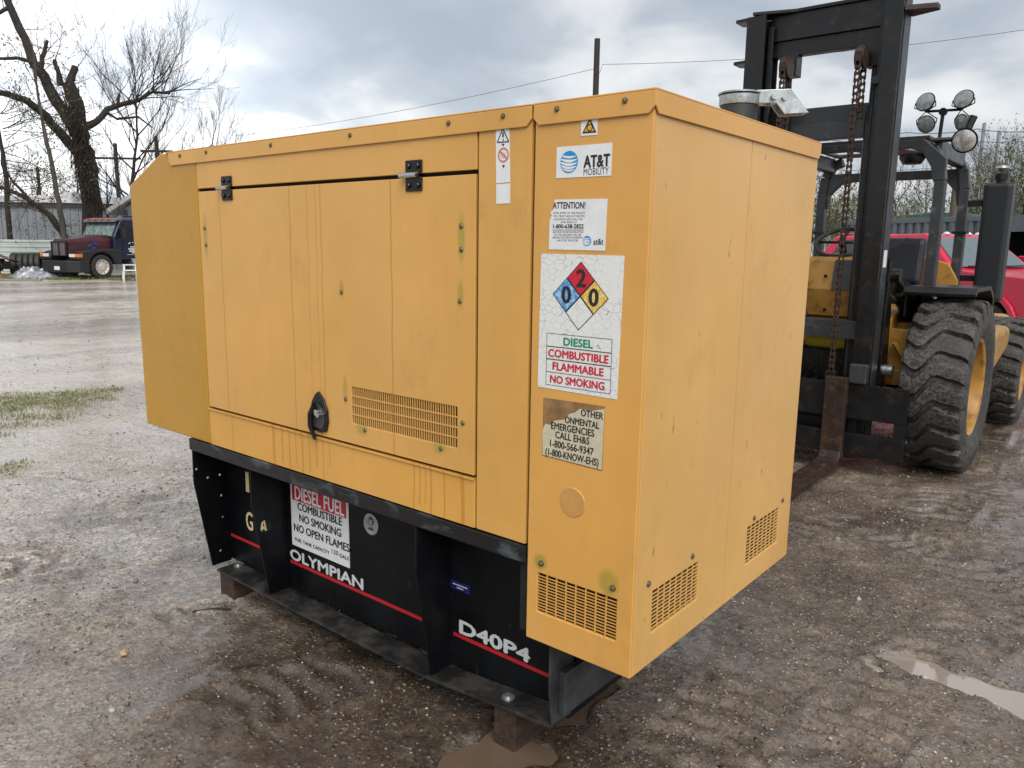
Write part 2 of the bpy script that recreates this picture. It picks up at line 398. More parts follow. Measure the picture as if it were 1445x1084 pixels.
# wheel-worn lanes across the yard: bands of tan, of washed pale stone and of standing wet
rot = t.n.new('ShaderNodeMapping'); rot.inputs['Rotation'].default_value = (0, 0, math.radians(18)); rot.inputs['Scale'].default_value = (0.42, 0.05, 0.1); t.l.new(t.tc.outputs['Object'], rot.inputs['Vector'])
lane = t.noise(1.0, 5, 0.55, rot.outputs[0])
farm = t.ramp(t.math('MULTIPLY', X, -0.1), [(0.40, 0), (0.75, 1)])
c = t.mix(t.math('MULTIPLY', farm, t.ramp(lane, [(0.46, 0), (0.56, 0.75)])), c, (0.56, 0.515, 0.455))
wet = t.noise(1.3, 5, 0.6, t.coord((1, 1, 0.2), (9, 4, 0)), 0.4)
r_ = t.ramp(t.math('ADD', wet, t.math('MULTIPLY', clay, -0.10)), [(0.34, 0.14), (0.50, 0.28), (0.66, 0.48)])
r_ = t.mix(t.math('MULTIPLY', farm, t.ramp(lane, [(0.39, 0.9), (0.44, 0)])), r_, (0.14, 0.14, 0.14))
# soaked margin round the hollows that hold water
soak = t.ramp(t.math('MULTIPLY_ADD', Z, 20.0, 0.5), [(0.22, 1), (0.40, 0)])
soak = t.math('MULTIPLY', soak, t.math('SUBTRACT', 1.0, farm))
c = t.mix(t.math('MULTIPLY', soak, 0.6), c, (0.040, 0.028, 0.020))
r_ = t.mix(t.math('MULTIPLY', soak, 0.8), r_, (0.12, 0.12, 0.12))
film = t.ramp(t.noise(1.9, 5, 0.6, t.coord((1, 1, 0.2), (2, 8, 0)), 0.5), [(0.40, 0.0), (0.60, 0.9)])
film = t.math('MAXIMUM', film, t.math('MULTIPLY', farm, t.ramp(lane, [(0.38, 0.6), (0.45, 0)])))
film = t.math('MULTIPLY', film, t.math('SUBTRACT', 1.0, t.math('MULTIPLY', farm, 0.45)))
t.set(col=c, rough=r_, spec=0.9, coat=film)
t.p.inputs['Coat Roughness'].default_value = 0.16; t.p.inputs['Coat IOR'].default_value = 1.45
hh = t.math('ADD', t.math('MULTIPLY', grit, 0.5), t.math('MULTIPLY', pm, 0.7))
hh = t.math('ADD', t.math('ADD', hh, t.math('MULTIPLY', t.noise(210, 3, 0.7), 0.4)), t.math('MULTIPLY', sA.outputs[0], 0.35))
hh = t.math('MULTIPLY', hh, t.math('SUBTRACT', 1.0, t.math('MULTIPLY', clay, 0.35)))
t.bump(hh, 0.85, 0.011)
M['ground'] = t.m
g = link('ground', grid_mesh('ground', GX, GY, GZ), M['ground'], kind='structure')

# puddles: muddy water sheets lying in the hollows
t = NT('muddy_water')
t.set(col=t.mix(t.noise(3, 3), (0.24, 0.195, 0.16), (0.32, 0.265, 0.22)), rough=0.02, spec=1.0, coat=1.0)
t.bump(t.noise(14, 2), 0.02, 0.01); M['water'] = t.m
t = NT('shaded_muddy_water')  # same muddy water, darkened to hold the skid's shade and dark reflection
t.set(col=t.mix(t.noise(4, 3), (0.085, 0.058, 0.040), (0.14, 0.10, 0.072)), rough=0.02, spec=0.9); t.bump(t.noise(14, 2), 0.02, 0.01); M['shaded_water'] = t.m
for k, (pts, wid) in enumerate(PUD):
    A = np.array([p[:2] for p in pts]); L = []; R = []
    ends = [A[0]-(A[1]-A[0])/np.linalg.norm(A[1]-A[0])*wid[0]*1.5]+list(A)+[A[-1]+(A[-1]-A[-2])/np.linalg.norm(A[-1]-A[-2])*wid[-1]*1.5]
    ws = [wid[0]]+list(wid)+[wid[-1]]
    for i, p in enumerate(ends):
        tdir = ends[min(i+1, len(ends)-1)]-ends[max(i-1, 0)]; tdir = tdir/np.linalg.norm(tdir); nrm = np.array([-tdir[1], tdir[0]])
        L.append(p+nrm*ws[i]*1.7); R.append(p-nrm*ws[i]*1.7)
    n = len(L); me = bpy.data.meshes.new('water')
    me.from_pydata([(p[0], p[1], WATER_Z-.002*k) for p in L+R], [], [(i, n+i, n+i+1, i+1) for i in range(n-1)]); me.update()
    o = link('water', me, M['water'] if k < 2 else M['shaded_water'], kind='structure')

# loose stones: too many to count, thickest by the camera
def stones(n, rmin, rmax, power, smin, smax, seed, az0=-108, az1=28, westbias=False):
    rg = np.random.default_rng(seed)
    uu = rg.random(n); k = 2-power
    rr = (rmin**k+uu*(rmax**k-rmin**k))**(1/k); az = np.radians(az0+(az1-az0)*rg.random(n))
    x = CAM[0]+rr*np.sin(az); y = CAM[1]+rr*np.cos(az)
    keep = vnoise(x*1.7, y*1.7, 60)+0.6*vnoise(x*6, y*6, 61)+0.35*rg.random(n) > (-0.06 if not westbias else -0.1)
    keep &= ~((x > -2.3) & (x < -0.3) & (y > 0.05) & (y < 1.1) & (rg.random(n) < 0.5))
    x, y, rr = x[keep], y[keep], rr[keep]; n = len(x)
    s = smin*(smax/smin)**(rg.random(n)**2.6)*(0.75+0.055*rr)
    z = ground_h(x, y)+s*0.12
    base = np.array([(1, 0, 0), (0, 1, 0), (-1, 0, 0), (0, -1, 0), (0, 0, 1), (0, 0, -1)], float)
    V = base[None]*(1+0.35*(rg.random((n, 6, 1))-0.5))+0.28*(rg.random((n, 6, 3))-0.5)
    V = V*np.stack([0.6+0.8*rg.random(n), 0.6+0.6*rg.random(n), 0.35+0.4*rg.random(n)], -1)[:, None]
    th = rg.random(n)*6.283; cth, sth = np.cos(th), np.sin(th)
    vx = V[..., 0]*cth[:, None]-V[..., 1]*sth[:, None]; vy = V[..., 0]*sth[:, None]+V[..., 1]*cth[:, None]
    V = np.stack([vx, vy, V[..., 2]], -1)*s[:, None, None]*0.5+np.stack([x, y, z], -1)[:, None]
    F = np.array([(0, 1, 4), (1, 2, 4), (2, 3, 4), (3, 0, 4), (1, 0, 5), (2, 1, 5), (3, 2, 5), (0, 3, 5)])
    F = (F[None]+np.arange(n)[:, None, None]*6).reshape(-1, 3)
    pal = np.array([(0.18, 0.165, 0.148), (0.29, 0.27, 0.245), (0.055, 0.048, 0.042), (0.40, 0.38, 0.35), (0.54, 0.52, 0.48), (0.23, 0.17, 0.115), (0.13, 0.085, 0.06), (0.48, 0.46, 0.43)])
    pr = np.array([0.26, 0.24, 0.2, 0.13, 0.06, 0.06, 0.04, 0.01])
    C = pal[rg.choice(len(pal), n, p=pr)]*(0.8+0.4*rg.random((n, 1)))
    C = np.clip(C*(1+0.75*np.clip((-x-2)/6, 0, 1))[:, None], 0, 0.72)
    return V.reshape(-1, 3), F, np.repeat(C, 8, 0)
def tri_mesh(name, V, F, C=None):
    me = bpy.data.meshes.new(name); me.vertices.add(len(V)); me.vertices.foreach_set('co', V.astype(np.float32).ravel())
    me.loops.add(F.size); me.loops.foreach_set('vertex_index', F.ravel().astype(np.int32)); me.polygons.add(len(F))
    me.polygons.foreach_set('loop_start', np.arange(0, F.size, 3, dtype=np.int32)); me.polygons.foreach_set('loop_total', np.full(len(F), 3, np.int32))
    me.update(calc_edges=True)
    if C is not None:
        at = me.attributes.new('tint', 'FLOAT_COLOR', 'FACE')
        at.data.foreach_set('color', np.concatenate([C, np.ones((len(C), 1))], 1).astype(np.float32).ravel())
    return me
t = NT('loose_stone'); at = t.n.new('ShaderNodeAttribute'); at.attribute_name = 'tint'
t.set(col=t.mix(t.noise(120, 3), at.outputs['Color'], t.mix(0.5, at.outputs['Color'], (0.03, 0.027, 0.024))), rough=t.ramp(t.noise(3, 3), [(0.4, 0.3), (0.6, 0.6)])); M['stone'] = t.m
parts = [stones(150000, 0.75, 13, 1.5, 0.0042, 0.017, 1), stones(2600, 0.9, 18, 1.35, 0.014, 0.040, 2)]
V = []; F = []; C = []; o_ = 0
for v, f, c_ in parts: V.append(v); F.append(f+o_); C.append(c_); o_ += len(v)
o = link('loose_gravel', tri_mesh('loose_gravel', np.concatenate(V), np.concatenate(F), np.concatenate(C)), M['stone'], kind='stuff')
tag(o, 'wet loose gravel and pebbles scattered over the muddy yard', 'gravel')

# short grass
t = NT('grass'); t.set(col=t.mix(t.noise(2.0, 4), (0.085, 0.115, 0.028), (0.20, 0.21, 0.07)), rough=0.6); M['grass'] = t.m
def grass(name, pts, n, hmax, wid, label, dens_seed):
    rg = np.random.default_rng(dens_seed); P = []
    A = np.array(pts)
    lo = A.min(0); hi = A.max(0)
    while len(P) < n:
        q = lo+(hi-lo)*rg.random((4000, 2))
        ins = np.zeros(len(q), bool); j = len(A)-1
        for i in range(len(A)):
            xi, yi = A[i]; xj, yj = A[j]
            c_ = ((yi > q[:, 1]) != (yj > q[:, 1])) & (q[:, 0] < (xj-xi)*(q[:, 1]-yi)/(yj-yi+1e-12)+xi); ins ^= c_; j = i
        ed = np.min([poly_dist(q[:, 0], q[:, 1], [A[i-1], A[i]], [1, 1])[0] for i in range(len(A))], 0)/(0.30*np.min(hi-lo))
        ins &= 1.1*vnoise(q[:, 0]*1.7, q[:, 1]*1.7, dens_seed)+0.8*vnoise(q[:, 0]*6, q[:, 1]*6, 3)+0.7*rg.random(len(q))+0.75*np.clip(ed, 0, 1) > 0.85
        P += list(q[ins])
    P = np.array(P[:n]); z = ground_h(P[:, 0], P[:, 1])-0.004
    th = rg.random(n)*6.28; h = hmax*(0.35+0.65*rg.random(n)); w = wid*(0.6+0.8*rg.random(n)); lean = (rg.random((n, 2))-0.5)*h[:, None]*1.3
    b0 = np.stack([P[:, 0]-np.cos(th)*w, P[:, 1]-np.sin(th)*w, z], -1); b1 = np.stack([P[:, 0]+np.cos(th)*w, P[:, 1]+np.sin(th)*w, z], -1)
    tp = np.stack([P[:, 0]+lean[:, 0], P[:, 1]+lean[:, 1], z+h], -1)
    V = np.stack([b0, b1, tp], 1).reshape(-1, 3); F = np.arange(len(V)).reshape(-1, 3)
    o = link(name, tri_mesh(name, V, F), M['grass'], kind='stuff'); return tag(o, label, 'grass')
gp = lambda *a: [tuple(PG(x, y)[:2]) for x, y in a]
grass('grass', gp((-140, 572), (0, 556), (80, 552), (175, 548), (165, 570), (110, 590), (80, 606), (0, 622), (-140, 630)), 7000, 0.035, 0.004, 'broad patch of short moss green grass in the gravel beyond the hood end', 5)
grass('grass', gp((-60, 648), (45, 646), (55, 660), (20, 674), (-60, 676)), 900, 0.025, 0.004, 'small thin tuft of grass in pale gravel beside the broad patch', 6)
grass('grass', gp((-60, 389), (60, 388), (150, 390), (200, 392), (205, 396.5), (100, 396), (-60, 395)), 14000, 0.14, 0.02, 'strip of grass growing in front of the old semi truck', 8)
# ------------------------------------------------------------------ generator
GW = 1.1415; X_L, X_HB, X_HT, X_S = -2.675, -2.088, -2.379, -0.358
ZT, ZB, ZM, ZS, ZDT, ZDB = 1.955, 0.450, 0.733, 1.833, 1.792, 0.895
GLOC = (-1.28, 0.57, 0.098)
pz = lambda px, py, y=0.0: (float(PY(px, py, y)[0]), float(PY(px, py, y)[2]))
def yellow(name, col, rough, drips=(), blobs=(), speck=0.0, streak=0.07):
    """faded machine paint; stains are in the generator's own x-z plane"""
    t = NT(name); X, Y, Z = t.xyz()
    c = t.mix(t.ramp(t.noise(1.6, 5, 0.6), [(0.3, 0), (0.7, 1)]), mul(col, 0.88), mul(col, 1.07))
    ch = t.noise(0.8, 4, 0.6, t.coord((1, 1, 1), (7, 2, 5)))
    c = t.mix(t.ramp(ch, [(0.42, 0), (0.68, 0.45)]), c, (min(.75, col[0]*1.08), col[1]*1.16, col[2]*1.7))
    st = t.noise(1.0, 4, 0.6, t.coord((26, 26, 0.8)))
    c = t.mix(t.math('MULTIPLY', t.ramp(st, [(0.50, 0), (0.72, 1)]), streak), c, mul(col, 0.72))
    fine = t.noise(60, 5, 0.7)
    c = t.mix(t.math('MULTIPLY', t.ramp(fine, [(0.60, 0), (0.75, 1)]), 0.22), c, mul(col, 0.55))
    grime = t.noise(4.5, 6, 0.75, t.coord((1, 1, 0.6), (2, 7, 3)))
    c = t.mix(t.math('MULTIPLY', t.ramp(grime, [(0.56, 0), (0.74, 1)]), 0.30), c, (col[0]*0.55, col[1]*0.50, col[2]*0.7))
    wob = t.math('MULTIPLY', t.math('SUBTRACT', t.noise(9, 2, 0.5, t.coord((0.3, 0.3, 1))), 0.5), 0.012)
    acc = None
    for (x0, z0, z1, w, k) in drips:
        a = t.math('ABSOLUTE', t.math('SUBTRACT', t.math('SUBTRACT', X, x0-GLOC[0]), wob))
        m = t.math('SUBTRACT', 1.0, t.math('DIVIDE', a, w), clamp=True)
        m = t.math('MULTIPLY', m, t.math('MULTIPLY', t.math('GREATER_THAN', Z, z1-GLOC[2]), t.math('LESS_THAN', Z, z0-GLOC[2])))
        m = t.math('MULTIPLY', t.math('MULTIPLY', m, 3.0, clamp=True), k)
        acc = m if acc is None else t.math('MAXIMUM', acc, m)
    if acc is not None: c = t.mix(acc, c, (col[0]*0.62, col[1]*0.47, col[2]*0.25))
    acc = None
    for (x0, z0, rx, rz, k) in blobs:
        a = t.math('DIVIDE', t.math('SUBTRACT', X, x0-GLOC[0]), rx); b = t.math('DIVIDE', t.math('SUBTRACT', Z, z0-GLOC[2]), rz)
        m = t.math('SUBTRACT', 1.25, t.math('SQRT', t.math('ADD', t.math('MULTIPLY', a, a), t.math('MULTIPLY', b, b))))
        m = t.math('MULTIPLY', t.math('ADD', m, t.math('MULTIPLY', t.math('SUBTRACT', grime, 0.5), 1.0)), 1.6, clamp=True)
        m = t.math('MULTIPLY', m, k); acc = m if acc is None else t.math('MAXIMUM', acc, m)
    if acc is not None: c = t.mix(acc, c, (0.36, 0.26, 0.045))
    if speck:
        s1 = t.noise(42, 3, 0.5, t.coord((1, 1, 0.4))); s2 = t.noise(7, 3, 0.5, t.coord((1, 1, 0.5), (4, 4, 4)))
        c = t.mix(t.math('MULTIPLY', t.ramp(s1, [(0.685, 0), (0.73, 1)]), t.ramp(s2, [(0.44, 0), (0.54, speck)])), c, (0.17, 0.075, 0.018))
    t.set(col=c, rough=t.ramp(t.noise(3.5, 5, 0.65), [(0.3, rough-0.10), (0.7, rough+0.08)]), spec=0.5)
    t.bump(t.math('ADD', t.noise(2.2, 3), t.math('MULTIPLY', t.noise(90, 3), 0.03)), 0.16, 0.04)
    return t.m
YC = (0.60, 0.325, 0.078)
xz = lambda px, py: pz(px, py)
door_drips = []
for px, py0, py1, w, k in [(308, 268, 570, 0.004, 0.55), (407, 262, 600, 0.004, 0.5), (432, 262, 600, 0.004, 0.3), (444, 262, 600, 0.004, 0.3), (451, 262, 600, 0.0045, 0.4), (551, 256, 640, 0.004, 0.55), (346, 255, 270, 0.002, 0.0)]:
    door_drips.append((xz(px, py0)[0], 1.80, 0.90, w, k))
strip_drips = [(xz(px, 640)[0], 0.90, 0.735+e, w, 0.5) for px, e, w in [(387, .0, .010), (399, .02, .006), (409, .0, .005), (418, .03, .004), (427, .0, .006), (437, .01, .004), (447, .04, .005), (456, .0, .004), (465, .05, .003), (584, .0, .004), (592, .02, .004), (600, .03, .003), (608, .0, .005), (627, .0, .004), (653, .0, .009), (330, .0, .004)]]
blobs = [(xz(290, 335)[0], xz(290, 335)[1], 0.014, 0.085, 0.85), (xz(651, 336)[0], xz(651, 336)[1], 0.014, 0.07, 0.9), (xz(650, 415)[0], xz(650, 415)[1], 0.013, 0.04, 0.85),
         (xz(482, 412)[0], xz(482, 412)[1]+.01, 0.012, 0.03, 0.8), (xz(487, 550)[0], xz(487, 550)[1], 0.012, 0.05, 0.8), (xz(513, 606)[0]-.01, xz(513, 606)[1], 0.03, 0.022, 0.8),
         (xz(620, 632)[0], xz(620, 632)[1], 0.028, 0.02, 0.75), (xz(262, 340)[0], xz(262, 340)[1], 0.02, 0.06, 0.0)]
M['yellow'] = yellow('faded_yellow_paint', YC, 0.36)
M['yellow_door'] = yellow('faded_yellow_door_paint', YC, 0.36, door_drips, blobs)
M['yellow_strip'] = yellow('stained_yellow_paint', (0.62, 0.32, 0.062), 0.36, strip_drips)
bl2 = [(*xz(763, 793), 0.024, 0.022, 1.0), (*xz(858, 822), 0.03, 0.035, 0.9), (xz(748, 380)[0], xz(748, 380)[1], 0.012, 0.09, 0.8)]
M['yellow_cab'] = yellow('faded_yellow_cabinet_paint', (0.61, 0.322, 0.076), 0.38, (), bl2, 0.0, 0.05)
M['yellow_end'] = yellow('rust_flecked_yellow_paint', (0.61, 0.355, 0.108), 0.38, (), (), 0.6, 0.12)
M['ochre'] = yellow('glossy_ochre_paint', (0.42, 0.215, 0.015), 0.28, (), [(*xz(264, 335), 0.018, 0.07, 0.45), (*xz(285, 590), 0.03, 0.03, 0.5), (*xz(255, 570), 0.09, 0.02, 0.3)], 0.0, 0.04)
# black skid with worn chalky scuffs on the rail
t = NT('scuffed_black_rail'); s_ = t.noise(7, 5, 0.65, t.coord((0.7, 1, 1.6)), 0.6)
t.set(col=t.mix(t.ramp(s_, [(0.54, 0), (0.70, 1)]), (0.004, 0.0045, 0.0055), (0.07, 0.08, 0.09)), rough=t.ramp(s_, [(0.4, 0.32), (0.7, 0.6)])); M['rail'] = t.m
t = NT('black_tank_paint'); s_ = t.noise(3.5, 5, 0.65); d_ = t.noise(40, 4, 0.7, t.coord((1, 1, 0.25)))
c = t.mix(t.ramp(s_, [(0.4, 0), (0.7, 1)]), (0.0025, 0.003, 0.004), (0.007, 0.008, 0.010))
t.set(col=t.mix(t.math('MULTIPLY', t.ramp(d_, [(0.64, 0), (0.72, 1)]), 0.6), c, (0.035, 0.033, 0.03)), spec=0.2, rough=t.ramp(s_, [(0.3, 0.28), (0.7, 0.5)])); M['tank'] = t.m
t = NT('dusty_black_flange'); s_ = t.noise(9, 5, 0.7)
t.set(col=t.mix(t.ramp(s_, [(0.42, 0), (0.62, 1)]), (0.008, 0.008, 0.009), (0.045, 0.041, 0.036)), rough=0.5); M['flange'] = t.m
t = NT('worn_grey_black_steel'); s_ = t.noise(5, 5, 0.7)
t.set(col=t.mix(t.ramp(s_, [(0.4, 0), (0.65, 1)]), (0.012, 0.013, 0.016), (0.055, 0.06, 0.067)), rough=0.5); M['worn'] = t.m

gen = thing('diesel_generator', 'large yellow enclosed diesel generator on a black fuel tank base', 'generator', GLOC)
def plate(name, outer, m, holes=(), y0=0.0, th=0.012, parent=None, bevel=0.002, label=None):
    return holeplate(outer, holes, 'y', y0, y0+th).build(name, m, parent or gen, bevel=bevel, label=label)
# enclosure shells
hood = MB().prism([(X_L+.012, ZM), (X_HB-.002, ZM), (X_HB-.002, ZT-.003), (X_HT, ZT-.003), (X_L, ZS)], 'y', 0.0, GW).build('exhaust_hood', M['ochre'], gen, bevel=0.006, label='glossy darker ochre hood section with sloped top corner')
X_E = -0.557
plate('upper_panel', rect(X_HB+.003, X_E-.004, ZDT+.006, ZT-.02), M['yellow'])
# door
dx0, dx1, dz0, dz1 = X_HB+.006, X_E-.008, ZDB+.005, ZDT-.006
va, vb, vc, vd = xz(496, 546), xz(644, 574), xz(646, 630), xz(497, 600)
vx0, vx1 = (va[0]+vd[0])/2, (vb[0]+vc[0])/2; vz1, vz0 = (va[1]+vb[1])/2, (vc[1]+vd[1])/2
door = plate('door', rect(dx0, dx1, dz0, dz1), M['yellow_door'], [rect(vx0, vx1, vz0, vz1)])
b = MB()
for i in range(1, 48): xx = vx0+(vx1-vx0)*i/48; b.box(xx-.0016, xx+.0016, 0.0015, .0045, vz0-.002, vz1+.002)
for i in range(1, 4): zz = vz0+(vz1-vz0)*i/4; b.box(vx0-.002, vx1+.002, 0.0008, .0040, zz-.0022, zz+.0022)
b.build('vent_grille', M['yellow_door'], door)
MB().add([(vx0-.02, .016, vz0-.01), (vx1+.02, .016, vz0-.01), (vx1+.02, .05, vz1-.045), (vx0-.02, .05, vz1-.045)], [(0, 1, 2, 3)]).build('baffle', mat('dusty_brown_baffle', (0.12, 0.07, 0.03), 0.8), door)
plate('lower_panel', rect(X_HB+.003, X_E-.004, ZM+.002, ZDB-.003), M['yellow_strip'])
MB().box(X_HB+.003, X_E-.004, -.006, .004, ZDB-.008, ZDB-.003).build('drip_edge', M['yellow_strip'], gen)
plate('side_panel', rect(X_E+.004, X_S-.006, ZM+.002, ZT-.02), M['yellow'])
MB().box(X_HB+.002, X_S-.006, GW-.012, GW, ZM, ZT-.02).build('back_panel', M['yellow'], gen)
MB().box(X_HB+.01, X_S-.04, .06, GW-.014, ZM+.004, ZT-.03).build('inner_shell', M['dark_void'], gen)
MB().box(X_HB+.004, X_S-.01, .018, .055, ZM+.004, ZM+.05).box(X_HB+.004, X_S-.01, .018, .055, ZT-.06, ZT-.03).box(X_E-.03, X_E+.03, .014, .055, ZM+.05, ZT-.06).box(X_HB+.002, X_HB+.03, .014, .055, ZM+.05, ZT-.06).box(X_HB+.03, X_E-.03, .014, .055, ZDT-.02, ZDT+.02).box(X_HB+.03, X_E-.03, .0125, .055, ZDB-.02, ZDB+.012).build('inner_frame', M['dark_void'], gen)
# roofs with turned-down lips (clipped corners)
LIP = 0.052
def lip(x0, x1, y0, y1, z1, h, cl=.018): return [(x0, z1), (x1, z1), (x1, z1-h+cl), (x1-cl, z1-h), (x0+cl, z1-h), (x0, z1-h+cl)]
mr = MB().box(X_HT+.06, X_S-.004, -.007, GW+.007, ZT-.005, ZT)
mr.prism(lip(X_HT+.085, X_S-.004, 0, 0, ZT-.005, LIP), 'y', -.007, -.0015)
mr.prism(lip(X_HT+.085, X_S-.004, 0, 0, ZT-.005, LIP), 'y', GW+.0015, GW+.007)
mr.build('roof_panel', M['yellow'], gen, bevel=0.002)
cr_ = MB().box(X_S+.002, .007, -.007, GW+.007, ZT-.005, ZT)
cr_.prism(lip(X_S+.002, .0065, 0, 0, ZT-.005, LIP), 'y', -.007, -.0015).prism(lip(X_S+.002, .0065, 0, 0, ZT-.005, LIP), 'y', GW+.0015, GW+.007)
cr_.prism(lip(-.006, GW+.006, 0, 0, ZT-.005, LIP), 'x', .0018, .007)
cr_.build('cabinet_roof', M['yellow_cab'], gen, bevel=0.0015)
# control cabinet
cva, cvb, cvc, cvd = xz(758, 808), xz(870, 846), xz(868, 905), xz(758, 862)
cx0, cx1 = (cva[0]+cvd[0])/2, (cvb[0]+cvc[0])/2; cz1, cz0 = (cva[1]+cvb[1])/2, (cvc[1]+cvd[1])/2
cf = plate('front_panel', rect(X_S+.004, 0.0, ZB, ZT-.02), M['yellow_cab'], [rect(cx0, cx1, cz0, cz1)], bevel=0.003)
b = MB()
for i in range(1, 8): xx = cx0+(cx1-cx0)*i/8; b.box(xx-.0018, xx+.0018, .0008, .0042, cz0-.002, cz1+.002)
for i in range(1, 13): zz = cz0+(cz1-cz0)*i/13; b.box(cx0-.002, cx1+.002, .0015, .0050, zz-.0011, zz+.0011)
b.build('vent_grille', M['yellow_cab'], cf)
YS = 0.577
ez = lambda px, py: (float(PX(px, py, 0, 0.0)[1]), float(PX(px, py, 0, 0.0)[2]))
for k, (y0, y1, cs) in enumerate([(0.0125, YS-.002, [(921, 833), (985, 794), (984, 848), (919, 890)]), (YS+.002, GW, [(1054, 741), (1099, 720), (1096, 768), (1053, 793)])]):
    q = [ez(*c) for c in cs]; a0, a1 = (q[0][0]+q[3][0])/2, (q[1][0]+q[2][0])/2; z1, z0 = (q[0][1]+q[1][1])/2, (q[2][1]+q[3][1])/2
    ep = holeplate(rect(y0, y1, ZB, ZT-.02), [rect(a0, a1, z0, z1)], 'x', -.012, 0.0).build('end_panel', M['yellow_end'], gen, bevel=0.002)
    b = MB()
    for i in range(1, 8): yy = a0+(a1-a0)*i/8; b.box(-.0042, -.0008, yy-.0016, yy+.0016, z0-.002, z1+.002)
    for i in range(1, 11): zz = z0+(z1-z0)*i/11; b.box(-.0050, -.0015, a0-.002, a1+.002, zz-.0011, zz+.0011)
    b.build('vent_grille', M['yellow_end'], ep)
MB().box(X_S+.004, -.012, GW-.012, GW, ZB, ZT-.02).build('back_panel', M['yellow_cab'], gen)
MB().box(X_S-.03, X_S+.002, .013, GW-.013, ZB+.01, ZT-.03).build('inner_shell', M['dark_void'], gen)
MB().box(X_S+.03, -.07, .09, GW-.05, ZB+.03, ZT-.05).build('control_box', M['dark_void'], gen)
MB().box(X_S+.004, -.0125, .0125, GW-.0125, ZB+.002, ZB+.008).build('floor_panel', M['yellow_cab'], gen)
MB().box(X_S+.006, -.03, .022, .026, ZB+.012, ZB+.5).box(-.030, -.026, .03, GW-.03, ZB+.012, ZB+.5).build('vent_blackout', M['dark_void'], gen)  # black sheets added close behind the vents to darken the openings
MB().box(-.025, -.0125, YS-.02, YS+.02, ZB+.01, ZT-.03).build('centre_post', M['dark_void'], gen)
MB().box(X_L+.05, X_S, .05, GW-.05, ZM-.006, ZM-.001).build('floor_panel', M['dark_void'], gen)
# patch disc
pc = xz(808, 709); MB().lathe([(.0, .0022), (.040, .0022), (.042, .0), (.042, -.004)][::-1], (pc[0], 0, pc[1]), (0, -1, 0), 40).build('cover_disc', mat('rubbed_tan_disc', (0.50, 0.26, 0.075), 0.5, var=0.1, scale=20), gen, smooth=True)
# bolts
bm_ = MB().lathe([(.0115, 0), (.0115, .002), (.0085, .0025), (.0085, .007), (.006, .0085)], (0, 0, 0), (0, -1, 0), 6).mesh('bolt')
bw_ = MB().lathe([(.0105, 0), (.0105, .0015), (.007, .005), (.003, .0065)], (0, 0, 0), (0, -1, 0), 12).mesh('bolt', smooth=True)
def bolt(px, py, plane='y', off=0.0, me=None, parent=None, s=1.0):
    if plane == 'y': p = PY(px, py, off); rz = 0.0
    else: p = PX(px, py, 0, off); rz = math.pi/2
    o = link('bolt', me or bm_, M['bolt'], parent or gen); o.location = Vector(p)-Vector(GLOC); o.rotation_euler = (0, random.uniform(0, 1), rz) if plane == 'y' else (0, 0, rz); o.scale = (s, s, s); return o
for q in [(254, 220), (291, 215), (382, 205), (494, 191), (633, 174), (710, 164), (786, 154), (882, 142)]: bolt(*q, off=-.007, s=0.72)
for q in [(289, 322), (291, 346), (651, 319), (651, 352), (482, 412), (488, 563), (515, 607), (653, 597), (622, 633), (649, 425)]: bolt(*q, me=bw_, s=0.8, parent=door)
for q in [(764, 795), (865, 830)]: bolt(*q, s=0.85)
for q in [(915, 824), (977, 785), (1064, 731), (1104, 706)]: bolt(*q, plane='x', me=bw_, s=0.9)
for q in [(888, 152)]: pass
# hinges
M['hinge'] = mat('black_hinge', (0.006, 0.006, 0.0065), 0.3, 0.2, var=0.3, scale=40)
for (px, py) in [(321, 265), (585, 248)]:
    c0 = xz(px, py); x, z = c0[0], ZDT+.0
    hw, hh = .036, .046
    o = MB().box(x-hw, x+hw, -.006, -.0005, z+.004, z+hh).box(x-hw, x+hw, -.006, -.0005, z-hh, z-.004).build('hinge', M['hinge'], gen, bevel=0.004)
    MB().tube([(x-hw-.012, -.016, z+.001), (x+hw*.75, -.016, z+.001)], .0085, 12).box(x-hw*.9, x+hw*.7, -.016, -.002, z-.004, z+.008).build('hinge_pin', M['chrome'], o, smooth=True)
    for sx in (-1, 1):
        for sz in (-1, 1): MB().lathe([(.009, 0), (.009, .004), (.006, .007)], (x+sx*hw*.55, -.006, z+sz*hh*.62), (0, -1, 0), 8).build('bolt', M['hinge'], o)
# latch
lc = xz(452, 583); lx, lz = lc[0], lc[1]
prof = [(a*1.4, b_) for a, b_ in [(0, .082), (.022, .055), (.036, .018), (.038, -.025), (.030, -.062), (0.008, -.070), (-.024, -.066), (-.034, -.045), (-.036, 0), (-.028, .04), (-.014, .068)]]
lo = MB().prism([(lx+a, lz+b_) for a, b_ in prof], 'y', -.010, .0).build('latch', M['hinge'], gen, bevel=0.006, seg=3)
MB().prism([(lx+a*.72, lz-.012+b_*.62) for a, b_ in prof], 'y', -.013, -.0095).build('latch_cup', mat('grey_latch_plastic', (0.03, 0.032, 0.035), 0.35), lo, bevel=0.003)
MB().tube([(lx-.010, -.016, lz+.03), (lx-.030, -.020, lz-.005), (lx-.034, -.020, lz-.05), (lx-.014, -.016, lz-.098)], [.012, .012, .010, .006], 10).build('latch_lever', M['hinge'], lo, smooth=True)
MB().lathe([(.012, 0), (.012, .012), (.006, .013)], (lx+.004, -.012, lz+.005), (0, -1, 0), 14).lathe([(.009, 0), (.009, .014)], (lx+.016, -.012, lz-.002), (0, -1, 0), 14).build('latch_lock', M['chrome'], lo)
